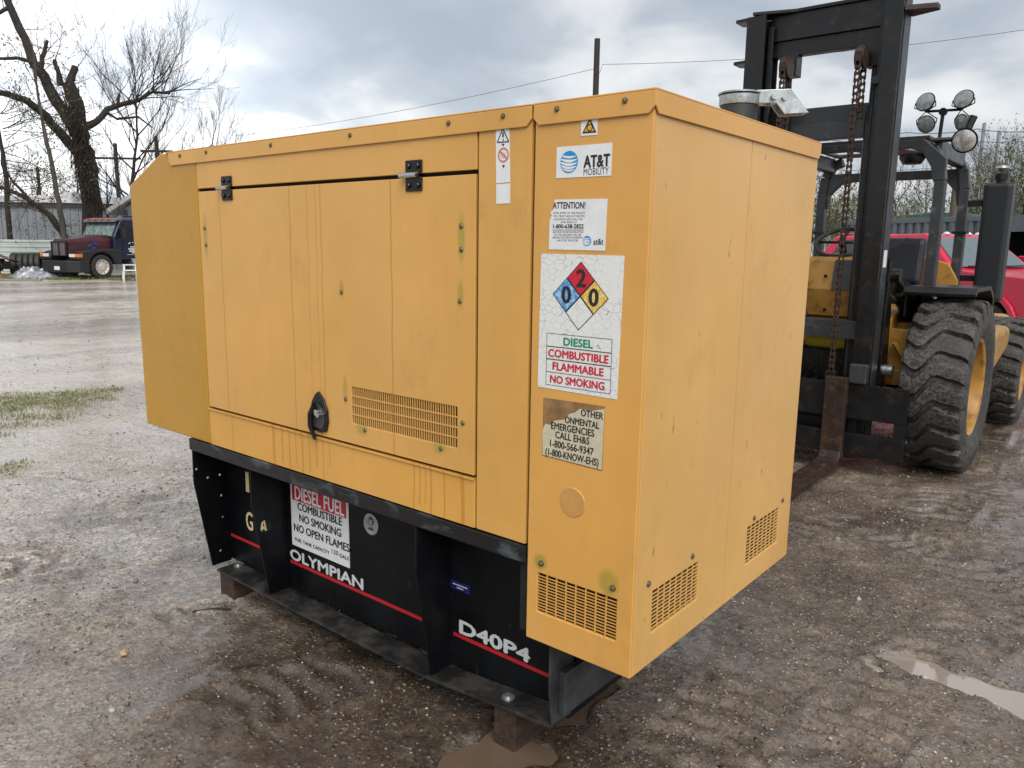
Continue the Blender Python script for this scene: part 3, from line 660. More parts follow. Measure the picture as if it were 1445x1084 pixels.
# ---- skid / fuel tank
YP = 0.165; SX0, SX1 = -2.256, -0.296
rail = MB().box(SX0-.012, X_S-.001, -.004, .05, ZM-.056, ZM-.003).box(SX0-.012, X_S-.001, .05, .18, ZM-.012, ZM-.003).build('base_rail', M['rail'], gen, bevel=0.004)
tank = MB().box(SX0, SX1-.01, YP, GW-YP, .119, ZM-.06).build('fuel_tank', M['tank'], gen, bevel=0.003)
MB().box(X_L+.4, -.02, YP+.02, GW-YP-.02, ZM-.06, ZM-.008).build('base_plate', M['tank'], gen)
gp_ = [(0.002, ZM-.056), (0.0, .525), (.068, .112), (YP-.001, .112), (YP-.001, ZM-.056)]
g2h = PX(374, 742, 0, -1.795)
for i, gx_ in enumerate([-2.254, -1.795, -.824, SX1]):
    holes = []
    if i == 1: holes = [circ(g2h[1], g2h[2], .026)]
    if i == 0:
        for q in [(277, 662), (293, 674), (310, 670), (312, 699), (314, 729), (311, 777)]:
            p = PX(*q, 0, -2.254); 
            if p[1] < YP-.015: holes.append(circ(p[1], p[2], .006, 10))
    if i == 3: gp_ = [(0.045, .446), (0.045, .27), (.062, .158), (YP-.001, .158), (YP-.001, .446)]
    for s in (0, 1):
        P_ = gp_ if s == 0 else [(GW-a, b_) for a, b_ in gp_]
        holeplate(P_, holes if s == 0 else [], 'x', gx_-.004, gx_+.004).build('gusset', M['tank'] if i < 3 else M['worn'], gen, bevel=0.001)
for s in (0, 1):
    yy = (.055, YP) if s == 0 else (GW-YP, GW-.055)
    o = MB().prism([(SX0+.06, .106), (-1.62, .098), (-.85, .098), (SX1+.002, .146), (SX1+.002, .157), (-.85, .109), (-1.62, .109), (SX0+.06, .117)], 'y', yy[0], yy[1]).build('foot_flange', M['flange'], gen, bevel=0.002)
    if s == 0:
        for q in [(340, 797), (717, 985)]:
            zf = .116 if q[0] < 500 else .140
            p = PG(*q, zf); MB().lathe([(.022, 0), (.022, .004), (.012, .004), (.012, .012)], (p[0], min(max(p[1], .08), .14), zf), (0, 0, 1), 16).build('bolt', M['galv'], o, smooth=True)
MB().box(SX1+.005, SX1+.03, .085, GW-.085, .185, .325).build('end_crossmember', M['worn'], gen, bevel=0.003)
# ---- prints on the tank
yt = YP-.0012
M['red_line'] = flat('red_stripe', (0.42, 0.012, 0.02), 0.45); M['pale_letter'] = mat('worn_white_letter', (0.55, 0.57, 0.58), 0.5, var=0.08, scale=30, dirt=(0.06, 0.065, 0.07), dirt_amt=0.12)
M['cream_letter'] = mat('cream_stencil', (0.55, 0.47, 0.24), 0.6, var=0.1, scale=40)
sl, sr = PY(411, 791, YP), PY(592, 873, YP); zs_ = (PY(592, 873, YP)[2]+sl[2])/2
for a, b_ in [(-2.245, -1.81), (-1.775, -.842), (-.806, SX1-.012)]:
    MB().box(a, b_, YP-.0022, YP-.0004, zs_-.0065, zs_+.0065).build('red_stripe', M['red_line'], tank)
def tline(s, p, q, h, y, m, bold, parent=gen, fix=None, nm='lettering'):
    a = PY(*p, y); b_ = PY(*q, y); z = (a[2]+b_[2])/2 if fix is None else fix
    return text(parent, s, (a[0], z), (b_[0], z), h, y, m, bold, nm)
tline('OLYMPIAN', (410, 781), (512, 821), .045, yt, M['pale_letter'], .045, tank, zs_+.036)
tline('D40P4', (649, 888), (747, 927), .047, yt, M['pale_letter'], .05, tank, zs_+.038)
p = PY(349, 680, yt); text(tank, '1', (p[0]-.012, p[2]), (p[0]+.012, p[2]), .095, yt, M['cream_letter'], .01)
p = PY(352, 735, yt); text(tank, 'G', (p[0]-.026, p[2]), (p[0]+.026, p[2]), .085, yt, M['cream_letter'], .02)
p = PY(374, 742, yt); text(tank, 'A', (p[0]-.04, p[2]), (p[0]+.02, p[2]), .085, yt, M['cream_letter'], .02)
# fuel sign
q1, q2, q3 = PY(411, 682, YP), PY(413, 772, YP), PY(494, 797, YP)
x0, x1 = (q1[0]+q2[0])/2, q3[0]; z0 = (q2[2]+q3[2])/2; z1 = z0+.345
sign = MB().box(x0, x1, YP-.003, YP-.0005, z0, z1).build('fuel_sign', M['sticker'], gen, label='white and red diesel fuel warning sign')
hz = PY(412, 703, YP)[2]
MB().box(x0+.012, x1-.012, YP-.004, YP-.003, hz-.002, z1-.012).build('sign_header', M['red_ink'], sign)
ys_ = YP-.0046
def zfit(p, q, y): return (PY(*p, y)[2]+PY(*q, y)[2])/2
tline('DIESEL FUEL', (416, 692), (485, 712), .058, ys_, M['white_ink'], .02, sign, hz+.034)
for s, p, q, h, bo in [('COMBUSTIBLE', (420, 717), (482, 733), .033, .02), ('NO SMOKING', (422.5, 733.5), (481, 749), .033, .02), ('NO OPEN FLAMES', (415, 747.5), (493, 769), .033, .02), ('FUEL TANK CAPACITY', (416.5, 763.5), (464.7, 777), .015, .01), ('120', (468, 778), (477, 780.7), .019, .0), ('GALS', (479, 784), (492, 788), .015, .01)]:
    tline(s, p, q, h, ys_, M['ink'], bo, sign, zfit(p, q, ys_))
# medallion and blue tag
pc = PY(524, 740, YP); md = MB().lathe([(.042, 0), (.042, .003), (.039, .004), (.036, .003), (.001, .003)], (pc[0], YP, pc[2]), (0, -1, 0), 32).build('medallion', M['galv'], gen, smooth=True)
def globe(parent, x, z, r, y, blue, white, th=.0006):
    MB().prism([(x+r*math.cos(a), z+r*math.sin(a)) for a in np.linspace(0, 2*math.pi, 40, endpoint=False)], 'y', y-th, y).build('globe_disc', blue, parent)
    b = MB(); y2 = y-th-.0004
    for k, (zc, wmax, sk) in enumerate([(.50, .10, .22), (.20, .13, .30), (-.10, .13, .34), (-.40, .12, .34), (-.68, .08, .28)]):
        up, dn = [], []
        for s in np.linspace(0, 1, 13):
            hw = math.sqrt(max(0.02, 1-zc*zc))*1.0; xx = -hw+2*hw*s; sag = -sk*math.sin(math.pi*s)*0.6+0.10*(1-s)
            w = wmax*math.sin(math.pi*min(1, s*0.9+.1))**.7
            def cl_(zv): m_ = math.sqrt(max(0, 1.0-min(1, xx*xx))); return max(-m_-.02, min(m_+.02, zv))
            up.append((x+xx*r, z+cl_(zc+sag+w)*r)); dn.append((x+xx*r, z+cl_(zc+sag-w)*r))
        n = len(up); b.add([(p[0], y2, p[1]) for p in up+dn], [(i, i+1, n+i+1, n+i) for i in range(n-1)])
    b.build('globe_band', white, parent)
globe(md, pc[0], pc[2]+.012, .016, YP-.0042, M['ink'], M['galv']); text(md, 'at&t', (pc[0]-.016, pc[2]-.016), (pc[0]+.016, pc[2]-.016), .012, YP-.0046, M['ink'], .01)
pb = PY(650, 828, YP); tg = MB().box(pb[0]-.045, pb[0]+.045, YP-.0025, YP-.0005, pb[2]-.016, pb[2]+.016).build('blue_tag', flat('blue_tag', (0.012, 0.016, 0.12), 0.4), gen)
MB().box(pb[0]-.034, pb[0]+.034, YP-.0032, YP-.0026, pb[2]+.002, pb[2]+.006).box(pb[0]-.015, pb[0]+.015, YP-.0032, YP-.0026, pb[2]-.008, pb[2]-.004).build('tag_print', M['pale_letter'], tg)
# ---- stickers on the cabinet and side
def sticker(name, corners, m=None, y=0.0, th=.0012, label=None):
    P_ = [PY(*c, y) for c in corners]
    return MB().prism([(p[0], p[2]) for p in P_], 'y', y-th, y-.0002).build(name, m or M['sticker'], gen, label=label)
Y1, Y2, Y3 = -.0016, -.0022, -.0028
def shape(parent, name, pts, m, y=Y1, th=.0003):
    P_ = [PY(*c, y) for c in pts]; return MB().prism([(p[0], p[2]) for p in P_], 'y', y-th, y).build(name, m, parent)
M['amber_ink'] = flat('amber_print', (0.62, 0.34, 0.01), 0.45); M['orange_ink'] = flat('orange_print', (0.62, 0.13, 0.05), 0.45)
st = sticker('warning_sticker', [(820.5, 164), (844, 162), (843, 190.5), (820, 192)], label='small white sticker with amber warning triangle')
shape(st, 'triangle', [(821.5, 188.5), (841.5, 187), (832.5, 166)], M['ink']); shape(st, 'triangle', [(824.5, 186), (838.5, 185), (832.3, 171)], M['amber_ink'], Y2)
def ringpts(px, py, r, n=20): return [(px+r*math.cos(a), py+r*math.sin(a)) for a in np.linspace(0, 2*math.pi, n, endpoint=False)]
def ring(parent, px, py, r, w, m, y=Y1):
    c_ = PY(px, py, y); e_ = PY(px+r, py, y); R = abs(e_[0]-c_[0])
    return holeplate(circ(c_[0], c_[2], R, 28), [circ(c_[0], c_[2], R-w, 28)], 'y', y-.0003, y).build('ring', m, parent)
ring(st, 832.2, 180, 4.2, .0022, M['ink'], Y3)
st = sticker('logo_sticker', [(786, 208), (864.5, 201.5), (862.5, 248), (785, 251.7)], label='white sticker with blue globe logo and black lettering')
c_ = PY(803.6, 228.7, 0); globe(st, c_[0], c_[2], .0275, Y1+.0002, M['blue_ink'], M['sticker'])
a = PY(824.5, 228.5, 0); b_ = PY(861, 225.5, 0); text(st, 'AT&T', (a[0], a[2]), (b_[0], b_[2]), .0295, Y1, M['ink'], .03)
a = PY(824, 243, 0); b_ = PY(859.5, 240.5, 0); text(st, 'MOBILITY', (a[0], a[2]), (b_[0], b_[2]), .0165, Y1, M['ink'], .0)
st = sticker('notice_sticker', [(783, 282), (857.5, 280.5), (854, 354), (774.8, 352), (776, 310), (779, 304), (777, 300), (781, 296)], label='white site notice sticker with torn left edge')
def tl(parent, s, p, q, h, m, bold, y=Y1):
    a = PY(*p, y); b_ = PY(*q, y); return text(parent, s, (a[0], a[2]), (b_[0], b_[2]), h, y, m, bold)
tl(st, 'ATTENTION!', (780.5, 289.8), (826, 289.6), .0165, M['ink'], .015)
for s, x0_, x1_, yy in [('UPON ENTRY OF THIS FACILITY', 780.5, 826, 300.6), ('YOU MUST SIGN IN THE SITE', 780.5, 825, 305), ('LOG BOOK AND CALL THE', 782, 822, 309.4), ('AT&T RNOC AT', 791, 814, 313.6), ('ANYONE FOUND IN VIOLATION', 780, 823, 327.6), ('OF THIS REQUEST WILL BE', 782, 820, 331.6), ('RESTRICTED FROM ENTERING', 780, 822, 335.4), ('ANY AT&T FACILITIES', 786, 816, 339.4)]:
    tl(st, s, (x0_, yy), (x1_, yy), .0052, M['ink'], .0)
tl(st, '1-800-638-2822', (780.7, 319.4), (823.5, 319.2), .0105, M['ink'], .025)
MB().box(*sorted([PY(780, 324.6)[0], PY(824, 324.6)[0]]), Y1-.0003, Y1, PY(800, 324.9)[2], PY(800, 324.3)[2]).build('rule', M['ink'], st)
c_ = PY(828.8, 340, 0); globe(st, c_[0], c_[2], .0128, Y1+.0002, M['blue_ink'], M['sticker']); tl(st, 'at&t', (837.4, 341), (851.5, 340.8), .015, M['ink'], .01)
# hazard placard with crazed vinyl
t = NT('crazed_white_vinyl'); v1 = t.n.new('ShaderNodeTexVoronoi'); v1.feature = 'DISTANCE_TO_EDGE'; v1.distance = 'EUCLIDEAN'; v1.inputs['Scale'].default_value = 52
t.l.new(t.coord((0.75, 0.01, 1.2)), v1.inputs['Vector'])
cm = t.math('MULTIPLY', t.ramp(v1.outputs[0], [(0.01, 1), (0.028, 0)]), t.ramp(t.noise(14, 3), [(0.4, 0.15), (0.6, 0.85)]))
t.set(col=t.mix(cm, (0.66, 0.675, 0.67), (0.20, 0.20, 0.21)), rough=0.42); M['crazed'] = t.m
st = sticker('hazard_placard', [(764, 358), (881.5, 361), (871, 564), (759, 545.5)], M['crazed'], label='white crazed placard with red blue yellow hazard diamond')
T_, R_, B_, L_ = (820, 369), (859, 422), (816, 466.5), (780, 415); mid_ = lambda a, b: ((a[0]+b[0])/2, (a[1]+b[1])/2)
Cc = (818.8, 418.2)
def crinkle(name, col, col2):
    t = NT(name); n_ = t.noise(70, 5, 0.75); t.set(col=t.mix(t.ramp(n_, [(0.44, 0), (0.58, 1)]), col, col2), rough=0.4); return t.m
shape(st, 'diamond_border', [T_, R_, B_, L_], M['ink'])
ins = lambda P_, c0, k=.93: [(c0[0]+(p[0]-c0[0])*k, c0[1]+(p[1]-c0[1])*k) for p in P_]
for nm_, P_, m_ in [('diamond_red', [T_, mid_(T_, R_), Cc, mid_(T_, L_)], M['red_ink']), ('diamond_blue', [L_, mid_(T_, L_), Cc, mid_(B_, L_)], crinkle('crinkled_blue', (0.03, 0.22, 0.52), (0.32, 0.50, 0.70))),
                    ('diamond_yellow', [R_, mid_(T_, R_), Cc, mid_(B_, R_)], crinkle('crinkled_yellow', (0.60, 0.36, 0.01), (0.70, 0.58, 0.25))), ('diamond_white', [B_, mid_(B_, L_), Cc, mid_(B_, R_)], M['crazed'])]:
    c0 = (sum(p[0] for p in P_)/4, sum(p[1] for p in P_)/4); shape(st, nm_, ins(P_, c0), m_, Y2)
for s, (px, py) in [('2', (820, 392.5)), ('0', (799, 415.6)), ('0', (837.6, 419.6))]:
    p = PY(px, py, Y3); text(st, s, (p[0]-.0135, p[2]), (p[0]+.0135, p[2]), .044, Y3, M['ink'], .035)
for s, p, q, m_ in [('DIESEL', (795.5, 482.2), (836.5, 485.6), 'green_ink'), ('COMBUSTIBLE', (774, 497.6), (858.5, 507.4), 'red_ink'), ('FLAMMABLE', (780, 516), (851.5, 525.6), 'red_ink'), ('NO SMOKING', (776.5, 534.2), (852.6, 545), 'red_ink')]:
    a, b_ = PY(*p, Y1), PY(*q, Y1); z = (a[2]+b_[2])/2; xa, xb = PY(771, 500, Y1)[0], PY(863, 510, Y1)[0]
    text(st, s, (a[0], z), (b_[0], z), .0205, Y1, M[m_], .035)
    holeplate(rect(xa, xb, z-.0185, z+.0185), [rect(xa+.0012, xb-.0012, z-.0173, z+.0173)], 'y', Y1-.0003, Y1).build('line_frame', M['ink'], st)
# torn emergency sticker
st = sticker('torn_sticker', [(767, 561), (854, 573.5), (849.5, 665), (765, 643)], mat('adhesive_residue', (0.24, 0.135, 0.055), 0.55, var=0.45, scale=14), th=.0006, label='half torn beige emergency phone number sticker')
M['beige'] = mat('beige_vinyl', (0.50, 0.46, 0.33), 0.45, var=0.1, scale=60)
P_ = [PY(*c, 0) for c in [(766, 606), (770, 598), (778, 600), (782, 594), (797, 592), (804, 584), (812, 582), (818, 577), (836, 580), (853.5, 577), (849, 663), (766, 641.5)]]
MB().prism([(p[0], p[2]) for p in P_], 'y', -.0014, -.0007).build('remaining_vinyl', M['beige'], st)
for s, p, q, h in [('OTHER', (820, 582), (851, 587.5), .018), ('ONMENTAL', (797.5, 591), (845.5, 601.5), .018), ('EMERGENCIES', (778, 599.5), (838.5, 612), .019), ('CALL EH&S', (784, 612.5), (831.5, 623), .019), ('1-800-566-9347', (776.5, 624.5), (837.5, 638), .0195), ('(1-800-KNOW-EHS)', (770, 635.5), (844.5, 654), .0195)]:
    a, b_ = PY(*p, -.0016), PY(*q, -.0016); z = (a[2]+b_[2])/2; text(st, s, (a[0], z), (b_[0], z), h, -.0018, M['ink'], .02)
# pictogram strip on the side panel
st = sticker('pictogram_strip', [(700, 180), (719, 176.5), (720, 257), (700.5, 259)], label='narrow white strip of warning pictograms')
def line(parent, p, q, w, m, y=Y1):
    a, b_ = PY(*p, y), PY(*q, y); MB().bar((a[0], y-.0003, a[2]), (b_[0], y-.0003, b_[2]), w, .0005, (0, 1, 0)).build('mark', m, parent)
for p, q in [((701.8, 201), (709.5, 181.5)), ((709.5, 181.5), (718, 200)), ((718, 200), (701.8, 201))]: line(st, p, q, .0028, M['ink'])
line(st, (709.8, 187), (710, 194), .005, M['ink']); shape(st, 'dot', ringpts(710, 197.5, 1.2, 8), M['ink']); shape(st, 'arrow', [(708, 203), (712, 203), (710, 207)], M['ink']); shape(st, 'arrow', [(708.5, 233), (712.5, 233), (710.5, 237.5)], M['ink'])
shape(st, 'hand', ringpts(710, 219, 4, 10), mat('grey_print', (0.4, 0.4, 0.4), 0.5)); ring(st, 710.3, 218.6, 7.6, .0035, M['orange_ink'], Y2); line(st, (705, 213), (716, 224), .0035, M['orange_ink'], Y2)
MB().prism([(PY(*c, 0)[0], PY(*c, 0)[2]) for c in [(700.5, 260.5), (720, 258.8), (720, 287), (700.5, 288)]], 'y', -.0012, -.0002).build('blank_sticker', M['sticker'], gen)
# exhaust stack with rain cap on the roof
ec = np.array([-.23, .98]); ez1 = PY(1055, 133, .98)[2]
ex = MB().lathe([(.062, 0), (.062, ez1-ZT-.005)], (ec[0], ec[1], ZT), (0, 0, 1), 28).build('exhaust_pipe', mat('sooty_pipe', (0.05, 0.055, 0.06), 0.5, 0.6), gen, smooth=True)
MB().lathe([(.066, 0), (.068, .008), (.068, .03), (.064, .034)], (ec[0], ec[1], ez1-.035), (0, 0, 1), 28).build('clamp_band', M['galv'], ex, smooth=True)
MB().lathe([(.072, 0), (.072, .005), (.03, .012), (.001, .013)], (ec[0], ec[1], ez1+.001), (0, 0, 1), 28).build('rain_cap', M['galv'], ex, smooth=True)
dx_ = np.array([_r[0], _r[1]])/math.hypot(_r[0], _r[1])
A_ = np.array([ec[0], ec[1]])
def e3(u, z, w=0): p = A_+dx_*u+np.array([-dx_[1], dx_[0]])*w; return (p[0], p[1], z)
cw = MB()
for w in (-.03, .03):
    n0 = [e3(.05, ez1-.03, w), e3(.12, ez1-.03, w), e3(.15, ez1-.065, w), e3(.235, ez1-.06, w), e3(.165, ez1+.018, w), e3(.05, ez1+.012, w)]
    n1 = [e3(.05, ez1-.03, w*.85), e3(.12, ez1-.03, w*.85), e3(.15, ez1-.065, w*.85), e3(.235, ez1-.06, w*.85), e3(.165, ez1+.018, w*.85), e3(.05, ez1+.012, w*.85)]
    cw.frustum(n0, n1)
cw.frustum([e3(.165, ez1+.018, -.03), e3(.235, ez1-.06, -.03), e3(.235, ez1-.06, .03), e3(.165, ez1+.018, .03)], [e3(.162, ez1+.014, -.03), e3(.230, ez1-.06, -.03), e3(.230, ez1-.06, .03), e3(.162, ez1+.014, .03)])
cw.build('counterweight', M['galv'], ex, bevel=0.002)
MB().tube([e3(.11, ez1-.008, -.045), e3(.11, ez1-.008, .045)], .012, 10).tube([e3(.145, ez1-.012, -.04), e3(.145, ez1-.012, .04)], .009, 8).build('cap_hinge', M['galv'], ex, smooth=True)
for (px, py) in [(440, 199), (753, 146), (868, 129)]:
    p = PY(px, py, .05); MB().lathe([(.012, 0), (.012, .005), (.004, .009)], (p[0], .05, ZT), (0, 0, 1), 10).build('bolt', mat('rusty_bolt', (0.15, 0.05, 0.03), 0.6), gen)
# timbers carrying the skid
for nm, x0, x1, lab in [('timber_block', -2.19, -2.08, 'brown timber bearer under the hood end of the generator base'), ('timber_block', -.54, -.45, 'reddish brown timber bearer in the puddle under the cabinet end of the generator')]:
    y0 = .065 if x0 < -1 else .075
    y9 = GW-.07 if x0 < -1 else .42
    o = MB().box(x0, x1, y0, y9, -.02, .104 if x0 < -1 else .126)
    r_ = bpy.data.objects.new('t', None)
    cx_, cy_ = (x0+x1)/2, (y0+y9)/2
    ob = link(nm, o.mesh(nm, (cx_, cy_, -.02)), M['wood_block']); ob.location = (cx_, cy_, -.02)
    md_ = ob.modifiers.new('bevel', 'BEVEL'); md_.width = .005; md_.segments = 2; tag(ob, lab, 'timber', 'timbers under the generator')
# ------------------------------------------------------------------ forklift
M['fl_black'] = mat('worn_black_mast_paint', (0.0045, 0.005, 0.006), 0.38, var=0.5, scale=5, dirt=(0.03, 0.018, 0.012), dirt_amt=0.22, bump=0.04)
M['fl_grey'] = mat('worn_dark_grey_paint', (0.028, 0.031, 0.036), 0.42, var=0.25, scale=4, dirt=(0.07, 0.075, 0.08), dirt_amt=0.15)
M['fl_rust'] = mat('rusty_dark_steel', (0.030, 0.016, 0.012), 0.5, 0.2, var=0.45, scale=8, dirt=(0.12, 0.055, 0.028), dirt_amt=0.25, bump=0.1)
M['fl_yellow'] = mat('forklift_yellow_paint', (0.36, 0.19, 0.035), 0.45, var=0.2, scale=4, dirt=(0.10, 0.05, 0.018), dirt_amt=0.3)
M['fl_canopy'] = mat('dark_grey_canopy_paint', (0.030, 0.033, 0.037), 0.4, var=0.25, scale=4, dirt=(0.11, 0.11, 0.115), dirt_amt=0.15)
M['greasy'] = mat('greasy_black', (0.006, 0.006, 0.006), 0.3, 0.1, var=0.5, scale=12, dirt=(0.06, 0.05, 0.04), dirt_amt=0.2)
M['chain'] = mat('rusty_chain', (0.05, 0.030, 0.022), 0.55, 0.4, var=0.4, scale=30)
M['lamp_glass'] = mat('lamp_lens', (0.26, 0.30, 0.29), 0.12, 0.3, var=0.25, scale=25)
FX = -1.06
fl = thing('forklift', 'yellow rough terrain forklift with tall black mast behind the generator', 'forklift', (FX, 5.6, 0))
YM = 4.20
def tyre_mesh(c, R, w, nlug, ax=1, wave=0.30, depth=0.040, na=11, name='tyre'):
    prof = [(-.36*w, .545*R), (-.43*w, .58*R), (-.495*w, .70*R), (-.5*w, .80*R), (-.485*w, .90*R)]
    tr = [(-.47+.94*i/26)*w for i in range(27)]
    off_ = lambda u: wave*math.sin(u*math.pi*1.15+.5)+.25*u+.10*math.cos(u*7)
    P = [(x, r, 0) for x, r in prof]+[(x, R*(1-.018*(abs(x)/(.47*w))**4), 1) for x in tr]+[(-x, r, 0) for x, r in reversed(prof)]
    N = nlug*na; vs = []; n = len(P)
    for k in range(N):
        th = 2*math.pi*k/N
        for x, r, tread in P:
            u = x/(.47*w)
            uu_ = max(-1, min(1, u)); th2 = th-2*math.pi*off_(uu_)/nlug; kk = k % na
            if tread:
                if kk in (1, 2, 3) or (kk == 4 and abs(u) > .55): r -= depth*(.55+.45*min(1, abs(u)*1.5))
                elif kk in (5, na-1, 0): r -= .002
                if abs(u) > .97: r -= depth*.25
            elif abs(x) > .48*w and r > .85*R:
                if kk in (1, 2, 3): r -= depth*.7; x *= .965
            vs.append((c[0]+x, c[1]+r*math.cos(th2), c[2]+r*math.sin(th2)))
    fs = []
    for k in range(N):
        k2 = (k+1) % N
        for i in range(n): i2 = (i+1) % n; fs.append((k*n+i, k*n+i2, k2*n+i2, k2*n+i))
    m = MB(); m.add(vs, fs); return m
t = NT('tyre_rubber_muddy'); nn = t.noise(45, 5, 0.75); n2_ = t.noise(4, 4)
t.set(col=t.mix(t.math('MULTIPLY', t.ramp(nn, [(0.44, 0), (0.60, 1)]), t.ramp(n2_, [(0.38, 0.4), (0.62, 0.95)])), (0.016, 0.016, 0.017), (0.10, 0.09, 0.078)), rough=t.ramp(nn, [(0.4, 0.38), (0.65, 0.8)])); t.bump(nn, 0.35, 0.01); M['tyre'] = t.m
t = NT('tyre_sidewall'); M['sidewall'] = M['tyre']
def fl_wheel(x, y, R, w, side, nlug):
    root = MB().lathe([(.10*R, .10*w), (.34*R, .10*w), (.36*R, .16*w), (.50*R, .20*w), (.53*R, .40*w), (.565*R, .43*w), (.565*R, .30*w), (.545*R, -.3*w), (.10*R, -.3*w)], (x, y, R), (side, 0, 0), 48, close=True).build('wheel', M['fl_yellow'], fl, smooth=True)
    tyre_mesh((x, y, R), R, w, nlug).build('tyre', M['tyre'], root, smooth=True, ang=28)
    MB().lathe([(.16*R, 0), (.16*R, .12*w), (.13*R, .16*w), (.01, .16*w)], (x+side*.10*w, y, R), (side, 0, 0), 24).build('hub', M['fl_yellow'], root, smooth=True)
    for k in range(8):
        a = 2*math.pi*k/8; MB().lathe([(.02, 0), (.02, .022)], (x+side*.10*w, y+.255*R*math.cos(a), R+.255*R*math.sin(a)), (side, 0, 0), 6).build('wheel_nut', M['greasy'], root)
    return root
fl_wheel(-.150, 4.76, .630, .43, 1, 23); fl_wheel(2*FX+.150, 4.76, .630, .43, -1, 23)
fl_wheel(-.075, 7.0, .50, .36, 1, 22); fl_wheel(2*FX+.075, 7.0, .50, .36, -1, 22)
MB().tube([(FX-.85, 4.76, .60), (FX+.85, 4.76, .60)], .13, 16).box(FX-.3, FX+.3, 4.5, 5.0, .42, .8).build('front_axle', M['greasy'], fl, smooth=True)
MB().tube([(FX-.85, 7.0, .48), (FX+.85, 7.0, .48)], .10, 14).build('rear_axle', M['greasy'], fl, smooth=True)
# mast: two outer channels, two inner channels
def channel(x0, x1, y0, y1, z0, z1, t_, side):
    m = MB().box(x0, x1, y0, y0+t_, z0, z1).box(x0, x1, y1-t_, y1, z0, z1)
    xa, xb = (x1-t_, x1) if side > 0 else (x0, x0+t_)
    return m.box(xa, xb, y0+t_, y1-t_, z0, z1)
XR0, XR1 = -.675, -.555; XL0, XL1 = 2*FX+.535, 2*FX+.68
XL0, XL1 = -1.645, -1.50
MZ = 3.40
channel(XR0, XR1, YM, YM+.21, .16, MZ, .03, 1).build('mast_channel', M['fl_black'], fl, bevel=0.003)
MB().box(XR1+.001, XR1+.006, YM+.035, YM+.175, .2, MZ-.01).build('mast_web', M['fl_grey'], fl)
channel(XL0, XL1, YM, YM+.21, .16, 3.30, .03, -1).build('mast_channel', M['fl_black'], fl, bevel=0.003)
channel(XR0-.034, XR0-.004, YM+.06, YM+.18, .2, 3.22, .014, 1).build('inner_mast_channel', M['fl_black'], fl, bevel=0.002)
channel(XL1+.004, XL1+.044, YM+.06, YM+.18, .2, 3.22, .014, -1).build('inner_mast_channel', M['fl_black'], fl, bevel=0.002)
MB().box(XL1+.002, XR0-.002, YM+.10, YM+.20, 3.12, 3.30).prism([(XL0+.05, YM-.02), (XL1+.20, YM+.08), (XR0, YM+.08), (XR0, YM+.19), (XL0+.05, YM+.19)], 'z', 3.302, 3.325).build('mast_crossbar', M['fl_black'], fl, bevel=0.003)
MB().box(XL1+.002, XR0-.002, YM+.12, YM+.205, 3.01, 3.118).build('mast_crossbar', M['fl_black'], fl, bevel=0.003)
MB().box(XL1+.002, XR0-.002, YM+.215, YM+.26, 2.52, 2.64).box(XL1+.002, XR0-.002, YM+.16, YM+.24, 2.40, 2.515).build('mast_crossbar', M['fl_grey'], fl, bevel=0.003)
MB().box(XL1+.002, XR0-.002, YM+.02, YM+.20, .96, 1.09).build('mast_crossbar', M['fl_grey'], fl, bevel=0.003)
MB().box(XL1+.002, XR0-.002, YM+.02, YM+.20, .22, .36).build('mast_crossbar', M['fl_black'], fl, bevel=0.003)
for z_ in (3.28, 2.98):   # stop plates on the channel backs
    MB().prism([(XL0-.002, YM+.02), (XL0-.10, YM+.03), (XL0-.10, YM+.16), (XL0-.002, YM+.2)], 'z', z_, z_+.022).build('stop_plate', M['fl_black'], fl)
MB().prism([(XR1+.007, YM-.0), (XR1+.19, YM+.06), (XR1+.19, YM+.14), (XR1+.007, YM+.2)], 'z', 3.17, 3.20).build('stop_plate', M['fl_rust'], fl)
for (xa, za) in [(XR0-.02, 2.72), (XL0-.02, 2.62)]:
    MB().box(xa-.02, xa+.03, YM-.01, YM+.03, za, za+.05).build('mast_lug', M['fl_black'], fl)
MB().box(XR1+.007, XR1+.0085, YM+.06, YM+.14, 1.48, 1.60).build('label_plate', M['sticker'], fl)
MB().box(XR1-.02, XR1+.02, YM-.012, YM-.001, .50, .58).build('mast_lug', M['fl_rust'], fl)
# lift cylinders and chains
for xs, x in ((1, XR0-.065), (-1, XL1+.15)):
    MB().tube([(x, YM+.14, .3), (x, YM+.14, 2.6)], .04, 14).build('lift_cylinder', M['fl_black'], fl, smooth=True)
    MB().tube([(x, YM+.14, 2.6), (x, YM+.14, 3.0)], .024, 14).build('cylinder_rod', M['chrome'] if False else M['greasy'], fl, smooth=True)
    MB().box(x-.06, x+.07, YM+.09, YM+.2, 2.86, 3.008).build('sheave_block', M['fl_black'], fl, bevel=0.004)
def chain(x, y, z0, z1, name='lift_chain', p=.044, w=.030):
    m = MB(); n = int((z1-z0)/p)
    for i in range(n):
        z = z0+i*p; o = w*.5 if i % 2 == 0 else w*.33
        for s in (-1, 1): m.prism([(y-.014, z-.010), (y, z-.026*.6), (y+.014, z-.010), (y+.009, z+p*.5), (y+.014, z+p+.010), (y, z+p+.016), (y-.014, z+p+.010), (y-.009, z+p*.5)], 'x', x+s*o-.003, x+s*o+.003)
        m.box(x-.010, x+.010, y-.009, y+.009, z-.008, z+.008)
    return m.build(name, M['chain'], fl)
CXR, CXL = -.795, -1.315
